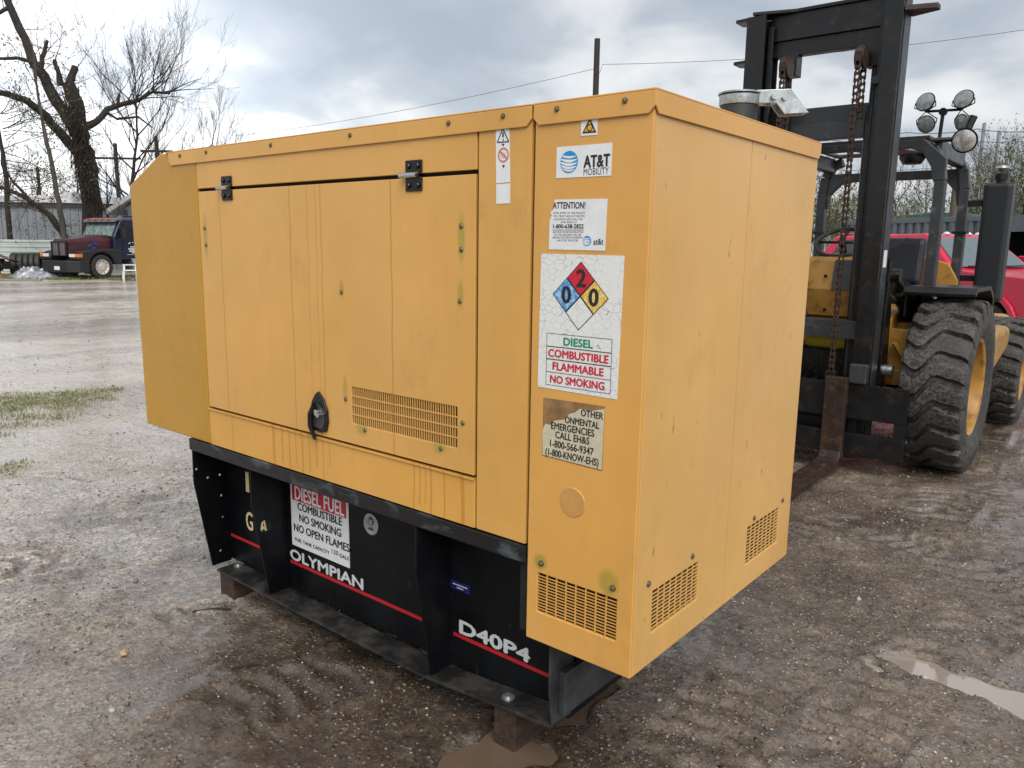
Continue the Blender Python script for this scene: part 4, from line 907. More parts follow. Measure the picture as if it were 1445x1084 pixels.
for cx_ in (CXR, CXL):
    MB().lathe([(.075, -.03), (.075, -.018), (.06, -.016), (.06, .016), (.075, .018), (.075, .03)], (cx_, YM-.005, 2.90), (1, 0, 0), 28).build('sheave', M['chain'], fl, smooth=True)
    chain(cx_, YM-.075, .72, 2.92); chain(cx_, YM+.06, 2.52, 2.92)
    m = MB()
    for k in range(7):
        a = math.pi*k/6; m.obox((cx_, YM-.005+.07*math.cos(a), 2.90+.07*math.sin(a)), (.034, .04, .024), Matrix.Rotation(a+math.pi/2, 3, 'X'))
    m.build('lift_chain', M['chain'], fl)
    MB().box(cx_-.035, cx_+.035, YM-.10, YM-.03, .60, .73).build('chain_anchor', M['fl_black'], fl, bevel=0.004)
# carriage and forks
YC_ = 4.10
notch = []
xs_ = np.linspace(2*FX+.26, -.26, 28)
CX0, CX1 = 2*FX+.26, -.262
pts = [(CX0, .405), (CX1, .405), (CX1, .655)]
for x in np.arange(CX1-.10, CX0+.05, -.085): pts += [(x+.008, .655), (x+.004, .643), (x-.004, .643), (x-.008, .655)]
pts += [(CX0, .655)]
car = MB().prism(pts, 'y', YC_, YC_+.045).build('carriage', M['fl_black'], fl, bevel=0.002)
MB().box(CX0, CX1, YC_, YC_+.045, .135, .295).build('carriage_bar', M['fl_black'], car, bevel=0.003)
for x in (CX0, CX1-.075): MB().box(x, x+.075, YC_+.004, YC_+.041, .296, .404).build('carriage_upright', M['fl_black'], car)
for x in (XR0+.02, XL0+.04): MB().box(x, x+.06, YC_+.046, YC_+.12, .2, .72).build('carriage_bracket', M['fl_black'], car)
for x in (-.60, 2*FX+.58): MB().box(x-.06, x+.06, YC_-.02, YC_+.04, .66, .80).build('roller_box', M['fl_grey'], car, bevel=0.01)
def fork(x0, x1):
    pr = [(YC_-.002, .70), (YC_-.065, .70), (YC_-.065, .16), (YC_-.085, .115), (YC_-.13, .10), (YC_-1.15, .075), (YC_-1.18, .06), (YC_-1.16, .052), (YC_-.6, .045), (YC_-.08, .045), (YC_-.02, .07), (YC_-.002, .12)]
    return MB().prism(pr, 'x', x0, x1).build('fork', M['fl_rust'], fl, bevel=0.006)
fork(-.805, -.655); fork(2*FX+.655, 2*FX+.805)
for i, (x, y) in enumerate([(XL1+.11, YM+.22), (XL1+.14, YM+.23)]):
    MB().tube([(x, y, .9), (x+.01, y+.02, 1.3), (x-.015, y, 1.8), (x, y-.01, 2.45), (x+.03, y+.04, 2.62)], .013, 8).build('hose', M['rubber'], fl, smooth=True)
MB().tube([(-.62, YM+.26, 1.35), (-.56, 4.66, 1.42), (-.50, 4.9, 1.30), (-.46, 5.1, 1.22)], .016, 8).tube([(-.60, YM+.26, 1.30), (-.53, 4.62, 1.22), (-.50, 4.85, 1.16), (-.44, 5.0, 1.20)], .013, 8).build('hose', M['greasy'], fl, smooth=True)
MB().lathe([(.05, -.04), (.05, .05), (.03, .06)], (-.40, 5.05, 1.24), (.4, -.8, .2), 14).build('fitting', M['chrome'], fl, smooth=True)
# tilt cylinder, gusset plate
MB().prism([(YM+.215, 1.55), (YM+.30, 1.38), (YM+.36, 1.15), (YM+.40, .75), (YM+.30, .45), (YM+.215, .40)], 'x', XR0+.03, XR1+.02).build('mast_gusset', M['fl_black'], fl, bevel=0.004)
MB().tube([(XR1+.02, YM+.30, .72), (XR1+.085, YM+.30, .72)], .045, 16).build('mast_pivot_pin', M['galv'], fl, smooth=True)
a = Vector((-.52, YM+.30, 1.42)); b_ = Vector((-.47, 5.15, .98))
MB().tube([a, a.lerp(b_, .3)], .032, 12).tube([a.lerp(b_, .22), b_], .072, 18).build('tilt_cylinder', M['greasy'], fl, smooth=True)
MB().lathe([(.05, -.04), (.05, .04)], a, (1, 0, 0), 14).build('cylinder_eye', M['greasy'], fl)
# body
body = MB().prism([(4.62, .55), (4.62, 1.10), (5.0, 1.16), (5.9, 1.18), (5.95, .55)], 'x', FX-.52, FX+.52).build('chassis', M['fl_yellow'], fl, bevel=0.015)
MB().prism([(4.55, 1.09), (4.50, 1.30), (4.56, 1.52), (4.62, 1.55), (4.62, 1.09)], 'x', FX-.42, FX+.42).build('dash_panel', M['fl_yellow'], fl, bevel=0.01)
MB().prism([(4.50, 1.30), (4.555, 1.515), (4.54, 1.525), (4.488, 1.30)], 'x', FX+.10, FX+.3).build('dash_plate', M['fl_grey'], fl)
for x in (FX-.1, FX+.05, FX+.28):
    for z in (1.14, 1.40): MB().lathe([(.014, 0), (.014, .01)], (x, 4.545-(z-1.14)*.1+(.0 if z < 1.2 else -.02), z), (0, -1, 0), 8).build('bolt', M['greasy'], body)
for x, m in ((FX+.34, 1),):
    MB().box(x-.02, x+.30, 4.80, 5.30, .60, 1.06).build('side_step', M['fl_yellow'], fl, bevel=0.02)
MB().box(-.62, -.40, 4.66, 4.74, .70, 1.02).box(-.70, -.36, 4.60, 4.66, .60, .72).build('axle_bracket', M['fl_yellow'], fl, bevel=0.008)
MB().bar((-.50, 4.60, .92), (-.40, 4.66, .74), .05, .03).build('brace', M['fl_yellow'], fl)
# levers, valve block, hoses
vb_ = MB().box(FX-.26, FX-.08, 4.36, 4.46, 1.30, 1.44).box(FX-.24, FX-.10, 4.34, 4.37, 1.42, 1.48).build('valve_block', M['greasy'], fl, bevel=0.01)
for i, x in enumerate((FX-.23, FX-.16)):
    MB().tube([(x, 4.36, 1.33), (x-.01, 4.33, 1.22), (x-.06, 4.33, .98)], [.014, .012, .012], 8).build('hose', mat('tan_hose', (0.42, 0.26, 0.11), 0.6), vb_, smooth=True)
for i, (x, hx) in enumerate([(FX-.22, -.06), (FX-.17, -.02), (FX-.12, .03)]):
    o = MB().tube([(x, 4.42, 1.44), (x+hx*.4, 4.44, 1.56), (x+hx, 4.50, 1.66)], .009, 8).build('control_lever', M['greasy'], fl, smooth=True)
    MB().lathe([(.001, -.03), (.022, -.018), (.026, 0), (.02, .02), (.001, .028)], (x+hx, 4.50, 1.68), (0, 0, 1), 12).build('lever_knob', M['rubber'], o, smooth=True)
MB().tube([(FX-.09, 4.36, 1.40), (FX-.03, 4.34, 1.30), (FX-.05, 4.36, 1.20), (FX-.03, 4.38, 1.10)], .010, 8).build('hose', M['rubber'], fl, smooth=True)
MB().tube([(FX-.40, 4.40, 1.9), (FX-.42, 4.5, 1.5), (FX-.43, 4.6, 1.1)], .008, 6).build('red_cable', flat('red_cable', (0.35, 0.02, 0.04), 0.5), fl)
MB().lathe([(.055, 0), (.055, .30)], (FX-.02, 4.46, .91), (1, 0, 0), 18).build('yellow_cylinder', flat('bright_yellow', (0.45, 0.36, 0.02), 0.5), fl, smooth=True)
MB().box(FX-.45, FX+.42, 4.45, 4.60, .45, .86).build('front_plate', M['greasy'], fl, bevel=0.02)
# steering wheel + column
sc = Vector((FX+.02, 4.92, 1.66)); sa = Vector((0, -.55, .83)).normalized()
m = MB(); ox = Vector((1, 0, 0)); oy = sa.cross(ox)
ringp = [sc+(ox*math.cos(a)+oy*math.sin(a))*.20 for a in np.linspace(0, 2*math.pi, 33)]
sw = MB().tube(ringp, .017, 10, caps=False).build('steering_wheel', M['rubber'], fl, smooth=True)
MB().tube([sc+ox*.19, sc-ox*.19], .011, 8).tube([sc, sc+oy*.19], .011, 8).tube([sc+sa*.02, sc-sa*.5], .03, 10).build('steering_column', M['greasy'], sw, smooth=True)
# seat
seat = MB().box(FX+.02, FX+.48, 5.28, 5.72, 1.18, 1.30).build('seat_cushion', mat('black_vinyl', (0.016, 0.018, 0.024), 0.38, var=0.2), fl, bevel=0.04, seg=3)
MB().prism([(5.66, 1.27), (5.60, 1.34), (5.66, 1.66), (5.70, 1.72), (5.78, 1.70), (5.78, 1.27)], 'x', FX+.03, FX+.47).build('seat_backrest', M['black_vinyl'] if 'black_vinyl' in M else bpy.data.materials['black_vinyl'], fl, bevel=0.035, seg=3)
MB().bar((FX+.30, 5.25, 1.62), (FX+.42, 5.30, 1.70), .02, .02).build('arm_lever', M['rubber'], fl)
# engine cover with rounded top
eng = [(FX-.55, .8), (FX+.50, .8), (FX+.50, 1.20), (FX+.46, 1.30), (FX+.40, 1.36), (FX-.40, 1.36), (FX-.50, 1.30), (FX-.55, 1.20)]
MB().prism(eng, 'y', 5.85, 7.35).build('engine_cover', M['fl_yellow'], fl, bevel=0.02)
MB().prism([(FX-.55, 1.10), (FX+.72, 1.10), (FX+.72, 1.36), (FX+.64, 1.50), (FX+.4, 1.57), (FX-.3, 1.57), (FX-.5, 1.48), (FX-.55, 1.36)], 'y', 5.80, 5.845).build('seat_bulkhead', M['fl_yellow'], fl, bevel=0.008)
# counterweight side pods
for s in (1, -1):
    xo = FX+s*.62; xi = FX+s*1.06
    P0 = [(xo, 5.62, .50), (xo, 5.62, .98), (xo, 6.60, .98), (xo, 6.60, .50)]
    P1 = [(xi, 5.70, .60), (xi, 5.66, .95), (xi, 6.52, .95), (xi, 6.50, .76)]
    MB().frustum(P0, P1).build('side_tank', M['fl_yellow'], fl, bevel=0.05, seg=3)
MB().prism([(7.3, .45), (7.3, 1.0), (7.75, .98), (7.85, .9), (7.85, .55), (7.7, .45)], 'x', FX-.9, FX+.9).build('counterweight', M['fl_yellow'], fl, bevel=0.06, seg=3)
# fenders
for s in (1, -1):
    xa, xb = sorted((FX+s*.60, FX+s*1.06))
    MB().prism([(4.55, 1.305), (4.62, 1.345), (5.18, 1.345), (5.34, 1.28), (5.42, 1.13), (5.39, 1.12), (5.31, 1.25), (5.16, 1.315), (4.63, 1.315), (4.56, 1.28)], 'x', xa, xb).build('fender', M['fl_black'], fl, bevel=0.004)
    MB().box(xa, xa+.008, 4.60, 5.25, 1.12, 1.315).build('fender_skirt', M['fl_black'], fl)
# canopy: posts and a pierced roof frame
RX0, RX1, RY0, RY1, RZ = -1.56, -.385, 5.0, 5.95, 2.43
def post(x, y, zb, lean, s):
    m = MB(); pts = [(x, y+lean, zb), (x, y, 2.12), (x-s*.02, y, 2.26), (x-s*.07, y, 2.36), (x-s*.16, y, RZ-.035)]
    for i in range(len(pts)-1): m.bar(pts[i], pts[i+1], .075, .085, (0, 1, 0) if abs(pts[i+1][2]-pts[i][2]) > .03 else (0, 1, 0))
    return m.build('canopy_post', M['fl_canopy'], fl, bevel=0.006)
for x, s in ((RX0, -1), (RX1, 1)):
    post(x, RY0, 1.05, -.02, s); post(x, RY1, 1.10, .0, s)
def rrect(x0, x1, z0, z1, r, n=5):
    P = []
    for cx_, cz_, a0 in ((x1-r, z1-r, 0), (x0+r, z1-r, 90), (x0+r, z0+r, 180), (x1-r, z0+r, 270)):
        P += [(cx_+r*math.cos(math.radians(a0+90*k/n)), cz_+r*math.sin(math.radians(a0+90*k/n))) for k in range(n+1)]
    return P
# front and rear arches: plates with rounded openings under the roof
for y, z0, nm in ((RY0-.045, 2.02, 'front_arch'), (RY1-.02, 2.02, 'rear_arch')):
    out = [(RX0-.03, 2.02), (RX0+.05, 2.02), (RX0+.07, 2.12), (RX0+.14, 2.21), (RX0+.24, 2.24), (RX1-.24, 2.24), (RX1-.14, 2.21), (RX1-.07, 2.12), (RX1-.05, 2.02), (RX1+.03, 2.02), (RX1+.03, 2.18), (RX1-.02, 2.33), (RX1-.13, RZ), (RX0+.13, RZ), (RX0+.02, 2.33), (RX0-.03, 2.18)]
    if nm == 'front_arch': out = [(a_, z_ if z_ > 2.3 else z_+.10+(.03 if z_ > 2.2 else 0)) for a_, z_ in out]
    else: out = [(RX0-.03, 1.98), (RX0+.05, 1.98), (RX0+.07, 2.10), (RX0+.15, 2.19), (RX0+.26, 2.215), (RX1-.26, 2.215), (RX1-.15, 2.19), (RX1-.07, 2.10), (RX1-.05, 1.98), (RX1+.03, 1.98), (RX1+.03, 2.18), (RX1-.02, 2.29), (RX0+.02, 2.29), (RX0-.03, 2.18)]
    MB().prism(out, 'y', y, y+.06).build(nm, M['fl_canopy'], fl, bevel=0.006)
wx = (RX1-RX0-.34)/3
roof_holes = [rrect(RX0+.14+i*(wx+.03), RX0+.14+i*(wx+.03)+wx-.03, RY0+.10+j*.42, RY0+.10+j*.42+.34, .06) for i in range(3) for j in range(2)]
holeplate([(RX0+.10, RY0-.03), (RX1-.10, RY0-.03), (RX1-.10, RY1+.03), (RX0+.10, RY1+.03)], roof_holes, 'z', RZ+.001, RZ+.026).build('canopy_roof', M['fl_canopy'], fl, bevel=0.004)
for x in (RX0+.02, RX1-.10): MB().box(x, x+.08, RY0+.02, RY1-.025, 2.30, RZ-.005).build('canopy_rail', M['fl_canopy'], fl, bevel=0.01)
MB().lathe([(.001, -.05), (.07, -.045), (.10, 0), (.10, .03), (.001, .03)], (RX1-.33, 5.5, 2.35), (0, 0, 1), 20).build('dome_lamp', M['greasy'], fl, smooth=True)
for x in (RX0, RX1):
    for z in (1.75,): MB().box(x-.055, x+.055, RY1-.06, RY1+.06, z, z+.02).build('post_clamp', M['fl_black'], fl)
MB().tube([(RX1-.10, RY0+.35, 1.35), (RX1-.10, RY0+.37, 1.80), (RX1-.11, RY0+.38, 1.90)], .020, 10).build('grab_bar', M['rubber'], fl, smooth=True)
# perforated muffler guard on the rear post
t = NT('perforated_guard'); X, Y, Z = t.xyz()
v_ = t.vor(170); t.set(col=t.mix(t.ramp(v_, [(0.3, 0), (0.36, 1)]), (0.004, 0.004, 0.005), (0.018, 0.021, 0.026)), rough=0.45, metal=0.2); t.bump(v_, 0.1, 0.003); M['perf'] = t.m
mfx, mfy = -.135, RY1+.02
o = MB().box(mfx-.105, mfx+.105, mfy-.10, mfy+.10, 1.19, 2.16).build('muffler_guard', M['perf'], fl, bevel=0.035, seg=4)
MB().tube([(mfx, mfy, 2.16), (mfx, mfy, 2.24)], .04, 14).lathe([(.055, 0), (.055, .04)], (mfx, mfy, 2.19), (0, 0, 1), 14).build('muffler_outlet', M['greasy'], o, smooth=True)
MB().lathe([(.001, 0), (.03, .005), (.055, .03), (.04, .05), (.001, .055)], (mfx, mfy, 2.25), (0, 0, 1), 16).build('spark_cap', M['galv'], o, smooth=True)
for z in (1.38, 2.00): MB().bar((RX1, mfy-.02, z), (mfx-.10, mfy-.02, z), .06, .05).build('guard_bracket', M['fl_black'], o)
# work lamps on the canopy
MB().lathe([(.02, -.10), (.05, -.08), (.085, -.02), (.09, 0)], (RX1+.13, RY0-.02, 2.40), (-.1, -1, -.25), 24).build('headlamp', M['greasy'], fl, smooth=True)
MB().lathe([(.078, 0), (.06, .008), (.001, .012)], (RX1+.13, RY0-.025, 2.399), (-.1, -1, -.25), 24).build('headlamp_lens', mat('clear_lens', (0.62, 0.62, 0.60), 0.1, 0.5, var=0.35, scale=40), fl, smooth=True)
MB().tube([(RX1-.10, RY0, 2.42), (RX1+.10, RY0+.03, 2.42)], .018, 8).tube([(RX1+.12, RY0+.04, 2.44), (RX1+.14, RY0+.05, 2.52), (RX1+.16, RY0+.06, 2.58)], .028, 8).build('lamp_bracket', M['greasy'], fl, smooth=True)
LY = 5.45
lp = PY(1325, 196, LY); lt_ = PY(1331, 158, LY)
o = MB().tube([(lp[0], LY, lp[2]-.06), (lt_[0], LY, lt_[2])], .014, 10).build('lamp_mast', M['greasy'], fl, smooth=True)
la, lb_ = PY(1307, 157.5, LY), PY(1357, 154.5, LY)
MB().tube([(la[0], LY, la[2]), (lb_[0], LY, lb_[2])], .011, 8).lathe([(.03, -.02), (.03, .02)], (lt_[0], LY, lt_[2]), (0, 1, 0), 12).build('lamp_crossbar', M['greasy'], o, smooth=True)
for (px, py, r, d_) in [(1306, 144, .076, (-.25, -1, .25)), (1360, 140, .076, (-.2, -1, .28)), (1307, 175.5, .070, (-.15, -1, -.35)), (1357, 173, .066, (-.7, -1, -.25))]:
    c_ = PY(px, py, LY-.06)
    dv = Vector(d_).normalized()
    lm = MB().lathe([(.02, -.075), (r*.55, -.06), (r*.92, -.012), (r, 0), (r*.96, .006)], c_, d_, 26).build('work_lamp', M['greasy'], fl, smooth=True)
    MB().lathe([(r*.94, .004), (r*.7, .012), (.001, .016)], c_, d_, 26).build('lamp_lens', M['lamp_glass'], lm, smooth=True)
    c_ = Vector(c_); bx_ = (lb_ if px > 1330 else la); yk = []
    sx = dv.cross(Vector((0, 0, 1))).normalized()
    MB().tube([c_+sx*r*1.02, c_+sx*r*1.1+Vector((0, 0, -.5*r if py < 150 else .5*r)), Vector((bx_[0], LY, bx_[2])), c_-sx*r*1.1+Vector((0, 0, -.5*r if py < 150 else .5*r)), c_-sx*r*1.02], .0045, 6).build('lamp_yoke', M['greasy'], lm)
# ------------------------------------------------------------------ vehicles behind
def wheel(parent, x, y, R, w, side, rim, name='wheel', rr=.62):
    o = MB().lathe([(rr*R, -w*.45), (R*.86, -w*.5), (R*.97, -w*.42), (R, -w*.3), (R, w*.3), (R*.97, w*.42), (R*.86, w*.5), (rr*R, w*.45)], (x, y, R), (0, side, 0), 36, close=True).build('wheel', M['rubber'], parent, smooth=True)
    MB().lathe([(rr*R, .0), (rr*R, w*.49), (rr*R*.9, w*.47), (rr*R*.75, w*.30), (rr*R*.45, w*.34), (rr*R*.40, w*.42), (.001, w*.44)], (x, y, R), (0, side, 0), 30).build('rim', rim, o, smooth=True)
    hm = MB()
    for k in range(10):
        a = 2*math.pi*k/10; hm.lathe([(R*.045, 0), (R*.045, .004)], (x+.80*rr*R*math.cos(a), y+side*w*.405, R+.80*rr*R*math.sin(a)), (0, side, 0), 8)
    hm.build('rim_holes', M['dark_void'], o)
    return o
def arch(x, R, n=10): return [(x+R*math.cos(math.pi*k/n), R*math.sin(math.pi*k/n)) for k in range(n+1)]
M['red_paint'] = mat('red_car_paint', (0.52, 0.016, 0.05), 0.22, var=0.06, scale=2, spec=0.6)
M['amber_lens'] = flat('amber_lens', (0.65, 0.16, 0.02), 0.2); M['clear_lamp'] = flat('clear_lamp', (0.6, 0.6, 0.58), 0.12)
hv = np.array([0.839, -0.545]); az = math.atan2(hv[1], hv[0]); lv = np.array([-hv[1], hv[0]])
p = PD(1345, 379, 15.2); base = p[:2]-hv*.80+lv*.86
suv = thing('red_pickup', 'red crew cab utility truck with roof marker lamps behind the forklift', 'truck', (base[0], base[1], 0), az, local=True)
WB0, WB1, WR = 1.62, -1.95, .41
low = [(-2.75, .62), (WB1-.52, .62)]+[(WB1+.5*math.cos(a), .42+.5*math.sin(a)) for a in np.linspace(math.pi*.93, math.pi*.07, 12)]+[(WB1+.52, .58), (WB0-.53, .58)]+[(WB0+.5*math.cos(a), .42+.5*math.sin(a)) for a in np.linspace(math.pi*.93, math.pi*.07, 12)]+[(WB0+.52, .60), (2.55, .60), (2.68, .75), (2.66, 1.02), (2.58, 1.16), (2.3, 1.23), (.95, 1.32), (-2.78, 1.30), (-2.85, 1.0)]
MB().prism(low, 'y', -.98, .98).build('body', M['red_paint'], suv, bevel=0.05, seg=3)
A = [(.86, 1.31), (-2.72, 1.29), (-2.30, 1.90), (-.02, 1.93), (.10, 1.90)]
gb = [(x, -.92, z) for x, z in A[:2]]+[(x, -.74, z) for x, z in A[2:]]; gt = [(x, -y, z) for x, y, z in gb]
MB().frustum(gb, gt).build('cabin', M['red_paint'], suv, bevel=0.035, seg=3)
MB().box(-2.35, -2.0, -.6, .6, 1.935, 1.965).build('roof_spoiler', M['red_paint'], suv, bevel=0.012)
def glass_side(x0b, x1b, x0t, x1t, s):
    f = lambda z: s*(.92+(z-1.31)*(.74-.92)/(.60)+.006)
    zb, zt_ = 1.37, 1.83
    return MB().frustum([(x0b, f(zb), zb), (x1b, f(zb), zb), (x1t, f(zt_), zt_), (x0t, f(zt_), zt_)], [(x0b, f(zb)-s*.01, zb), (x1b, f(zb)-s*.01, zb), (x1t, f(zt_)-s*.01, zt_), (x0t, f(zt_)-s*.01, zt_)]).build('side_window', M['glass'], suv)
for s in (-1, 1):
    glass_side(-.28, .60, -.28, .08, s); glass_side(-1.30, -.40, -1.22, -.40, s); glass_side(-2.30, -1.48, -2.05, -1.40, s)
    MB().box(.52, .66, s*1.0-.13*(1 if s > 0 else -1)*0-.02, s*1.0+.02, 1.33, 1.37).box(.42, .62, min(s*1.0, s*1.22), max(s*1.0, s*1.22), 1.32, 1.56).build('door_mirror', M['red_paint'], suv, bevel=0.03, seg=3)
    MB().box(2.50, 2.66, min(s*.62, s*.93), max(s*.62, s*.93), .95, 1.14).build('headlight', M['clear_lamp'], suv, bevel=0.02)
    MB().box(2.42, 2.60, min(s*.90, s*.985), max(s*.90, s*.985), .96, 1.13).build('turn_signal', M['amber_lens'], suv, bevel=0.01)
    for xw in (WB0, WB1):
        wheel(suv, xw, s*.84, WR, .27, s, M['chrome'])
        ar = [(xw+.60*math.cos(a), .42+.60*math.sin(a)) for a in np.linspace(math.pi*.95, math.pi*.05, 12)]+[(xw+.50*math.cos(a), .42+.50*math.sin(a)) for a in np.linspace(math.pi*.05, math.pi*.95, 12)]
        MB().prism(ar, 'y', min(s*.95, s*1.03), max(s*.95, s*1.03)).build('fender_flare', M['red_paint'], suv, bevel=0.02)
    MB().box(-.9, -.75, min(s*.985, s*1.0), max(s*.985, s*1.0), 1.16, 1.20).build('door_handle', M['chrome'], suv)
    MB().box(-2.6, .9, min(s*.978, s*.992), max(s*.978, s*.992), 1.02, 1.05).build('trim_strip', M['chrome'], suv)
ws = lambda x, y, z: (x, y, z)
MB().frustum([(.80, -.80, 1.36), (.80, .80, 1.36), (.13, .66, 1.86), (.13, -.66, 1.86)], [(.83, -.80, 1.37), (.83, .80, 1.37), (.16, .66, 1.87), (.16, -.66, 1.87)]).build('windscreen', mat('windscreen_glass', (0.10, 0.13, 0.145), 0.08, var=0.1, spec=0.8), suv)
MB().tube([(.86, -.6, 1.38), (.86, .05, 1.395)], .012, 6).tube([(.86, .1, 1.38), (.86, .65, 1.395)], .012, 6).build('wiper', M['rubber'], suv)
for i in range(5): MB().lathe([(.06, 0), (.055, .025), (.02, .045), (.001, .047)], (.02-.015*abs(i-2), -.5+.25*i, 1.925), (0, 0, 1), 12).build('roof_marker_lamp', M['clear_lamp'], suv, smooth=True)
MB().box(2.60, 2.70, -.60, .60, .80, 1.12).build('grille', M['chrome'], suv, bevel=0.02)
MB().box(2.55, 2.82, -.96, .96, .52, .74).build('bumper', M['chrome'], suv, bevel=0.04, seg=3)
MB().tube([(.5, -.99, 1.31), (.5, -.99, 2.2)], .006, 5).build('antenna', M['rubber'], suv)
MB().box(-2.6, 2.5, -.75, .75, .36, .60).build('underbody', M['dark_void'], suv)

# old semi truck
M['maroon'] = mat('faded_maroon_paint', (0.045, 0.007, 0.011), 0.42, var=0.35, scale=1.5, dirt=(0.06, 0.05, 0.05), dirt_amt=0.15)
M['navy'] = mat('navy_paint', (0.005, 0.007, 0.026), 0.35, var=0.2, scale=2)
M['truck_black'] = mat('dull_black_plastic', (0.010, 0.0105, 0.012), 0.55, var=0.25, scale=3)
M['windscreen2'] = mat('reflective_screen', (0.10, 0.15, 0.145), 0.1, var=0.6, scale=5, spec=0.8)
hv = np.array([math.cos(math.radians(-76)), math.sin(math.radians(-76))]); az = math.radians(-76); lv = np.array([-hv[1], hv[0]])
p = PG(143, 394.3); base = p[:2]-lv*1.02
semi = thing('semi_truck', 'old maroon and navy long nose semi truck parked under bare trees', 'truck', (base[0], base[1], 0), az, local=True)
# local frame: x forward, front axle at x=0, y left (towards the yard)
hb = [(1.00, -.62, .95), (1.00, .62, .95), (1.05, .62, 1.50), (.92, .58, 1.62), (.92, -.58, 1.62), (1.05, -.62, 1.50)]
MB().frustum([(1.0, -.55, .95), (1.0, .55, .95), (1.05, .52, 1.55), (.90, .48, 1.64), (.90, -.48, 1.64), (1.05, -.52, 1.55)], [(-.75, -.80, 1.0), (-.75, .80, 1.0), (-.75, .82, 1.65), (-.75, .62, 1.86), (-.75, -.62, 1.86), (-.75, -.82, 1.65)]).build('hood', M['maroon'], semi, bevel=0.06, seg=3)
MB().box(1.0, 1.07, -.40, -.03, .98, 1.50).box(1.0, 1.07, .03, .40, .98, 1.50).build('grille', mat('tarnished_grille', (0.16, 0.15, 0.15), 0.35, 0.7), semi, bevel=0.01)
MB().box(1.02, 1.10, -.46, .46, 1.50, 1.56).box(1.02, 1.10, -.46, -.41, .96, 1.5).box(1.02, 1.10, .41, .46, .96, 1.5).box(1.02, 1.10, -.025, .025, .96, 1.5).build('grille_surround', M['truck_black'], semi)
for s in (-1, 1):
    fe = [(1.08, .80), (1.08, 1.02), (.85, 1.16), (.3, 1.24), (-.75, 1.28), (-.95, 1.20), (-.95, .62), (-.70, .62)]+[(.62*math.cos(a), .50+.62*math.sin(a)) for a in np.linspace(math.pi*.93, math.pi*.08, 12)]+[(.72, .70)]
    MB().prism(fe, 'y', min(s*.60, s*1.20), max(s*.60, s*1.20)).build('fender', M['truck_black'], semi, bevel=0.07, seg=3)
    MB().box(1.04, 1.12, min(s*.66, s*.98), max(s*.66, s*.98), .92, 1.05).build('headlight', M['clear_lamp'], semi, bevel=0.015)
    MB().box(.90, 1.10, min(s*.98, s*1.21), max(s*.98, s*1.21), .92, 1.05).build('turn_signal', M['amber_lens'], semi, bevel=0.015)
    wheel(semi, 0, s*1.02, .52, .30, s, mat('aluminium_rim', (0.48, 0.45, 0.40), 0.45, 0.15), rr=.60)
bump = [(1.30, -.75), (1.36, -.4), (1.36, .4), (1.30, .75), (1.05, 1.18), (.62, 1.22), (.62, 1.05), (.9, .9), (.95, -.9), (.62, -1.05), (.62, -1.22), (1.05, -1.18)]
MB().prism(bump, 'z', .30, .78).build('bumper', M['truck_black'], semi, bevel=0.03)
MB().box(1.365, 1.375, .05, .38, .40, .55).build('licence_plate', M['sticker'], semi)
cab = MB().prism([(-.72, .80), (-.72, 1.78), (-1.05, 2.42), (-1.15, 2.50), (-2.75, 2.60), (-2.75, .80)], 'y', -1.05, 1.05).build('cab', M['navy'], semi, bevel=0.06, seg=3)
MB().prism([(-1.0, 2.46), (-.92, 2.40), (-.80, 2.40), (-.86, 2.50), (-1.3, 2.60), (-2.7, 2.66), (-2.7, 2.58)], 'y', -1.0, 1.0).build('roof_visor', mat('dusty_grey_roof', (0.10, 0.10, 0.105), 0.5), semi, bevel=0.02)
for yy in (-.6, -.2, .2, .6): MB().box(-.90, -.80, yy-.10, yy+.10, 2.50, 2.545).build('roof_marker_lamp', flat('orange_marker', (0.6, 0.10, 0.03), 0.3), semi)
MB().frustum([(-.725, -.92, 1.80), (-.725, .92, 1.80), (-1.02, .88, 2.38), (-1.02, -.88, 2.38)], [(-.705, -.92, 1.81), (-.705, .92, 1.81), (-1.0, .88, 2.39), (-1.0, -.88, 2.39)]).build('windscreen', M['windscreen2'], semi)
dr = MB().box(-2.35, -1.12, 1.051, 1.062, .98, 2.36).build('door', M['navy'], semi, bevel=0.004)
MB().box(-2.25, -1.22, 1.063, 1.067, 1.72, 2.28).build('door_window', M['glass'], dr)
lb = MB(); pz_ = 1.068
for (x, z, w, h, r_) in [(-1.45, 1.52, .13, .03, .5), (-1.62, 1.55, .05, .03, -.2), (-1.72, 1.55, .05, .03, .3), (-1.92, 1.52, .13, .03, -.6)]:
    lb.obox((x, pz_, z), (w, .003, h), Matrix.Rotation(r_, 3, 'Y'))
for (x, z, w, h) in [(-1.68, 1.36, .42, .05), (-1.68, 1.27, .62, .07), (-1.68, 1.18, .56, .06), (-1.68, 1.11, .30, .05)]:
    n = int(w/.055)
    for i in range(n): lb.box(x-w/2+i*w/n, x-w/2+(i+.72)*w/n, pz_-.001, pz_+.002, z-h/2, z+h/2)
lb.build('door_lettering', M['white_ink'], dr)
MB().box(-1.75, -1.30, 1.063, 1.066, 1.02, 1.035).build('door_trim', M['pale_letter'], dr)
MB().box(-1.15, -1.0, 1.18, 1.30, 1.70, 2.15).bar((-.95, 1.05, 2.2), (-1.08, 1.25, 2.1), .03, .03).bar((-.95, 1.05, 1.65), (-1.08, 1.25, 1.72), .03, .03).build('side_mirror', M['truck_black'], semi, bevel=0.02)
tp = MB()
for (x, z, r_) in [(.20, 1.42, .35), (-.05, 1.48, -.2), (.05, 1.30, 0)]: tp.obox((x, .745, z), (.20, .012, .05), Matrix.Rotation(r_, 3, 'Y'))
tp.build('blue_tape', flat('blue_tape', (0.02, 0.07, 0.40), 0.5), semi)
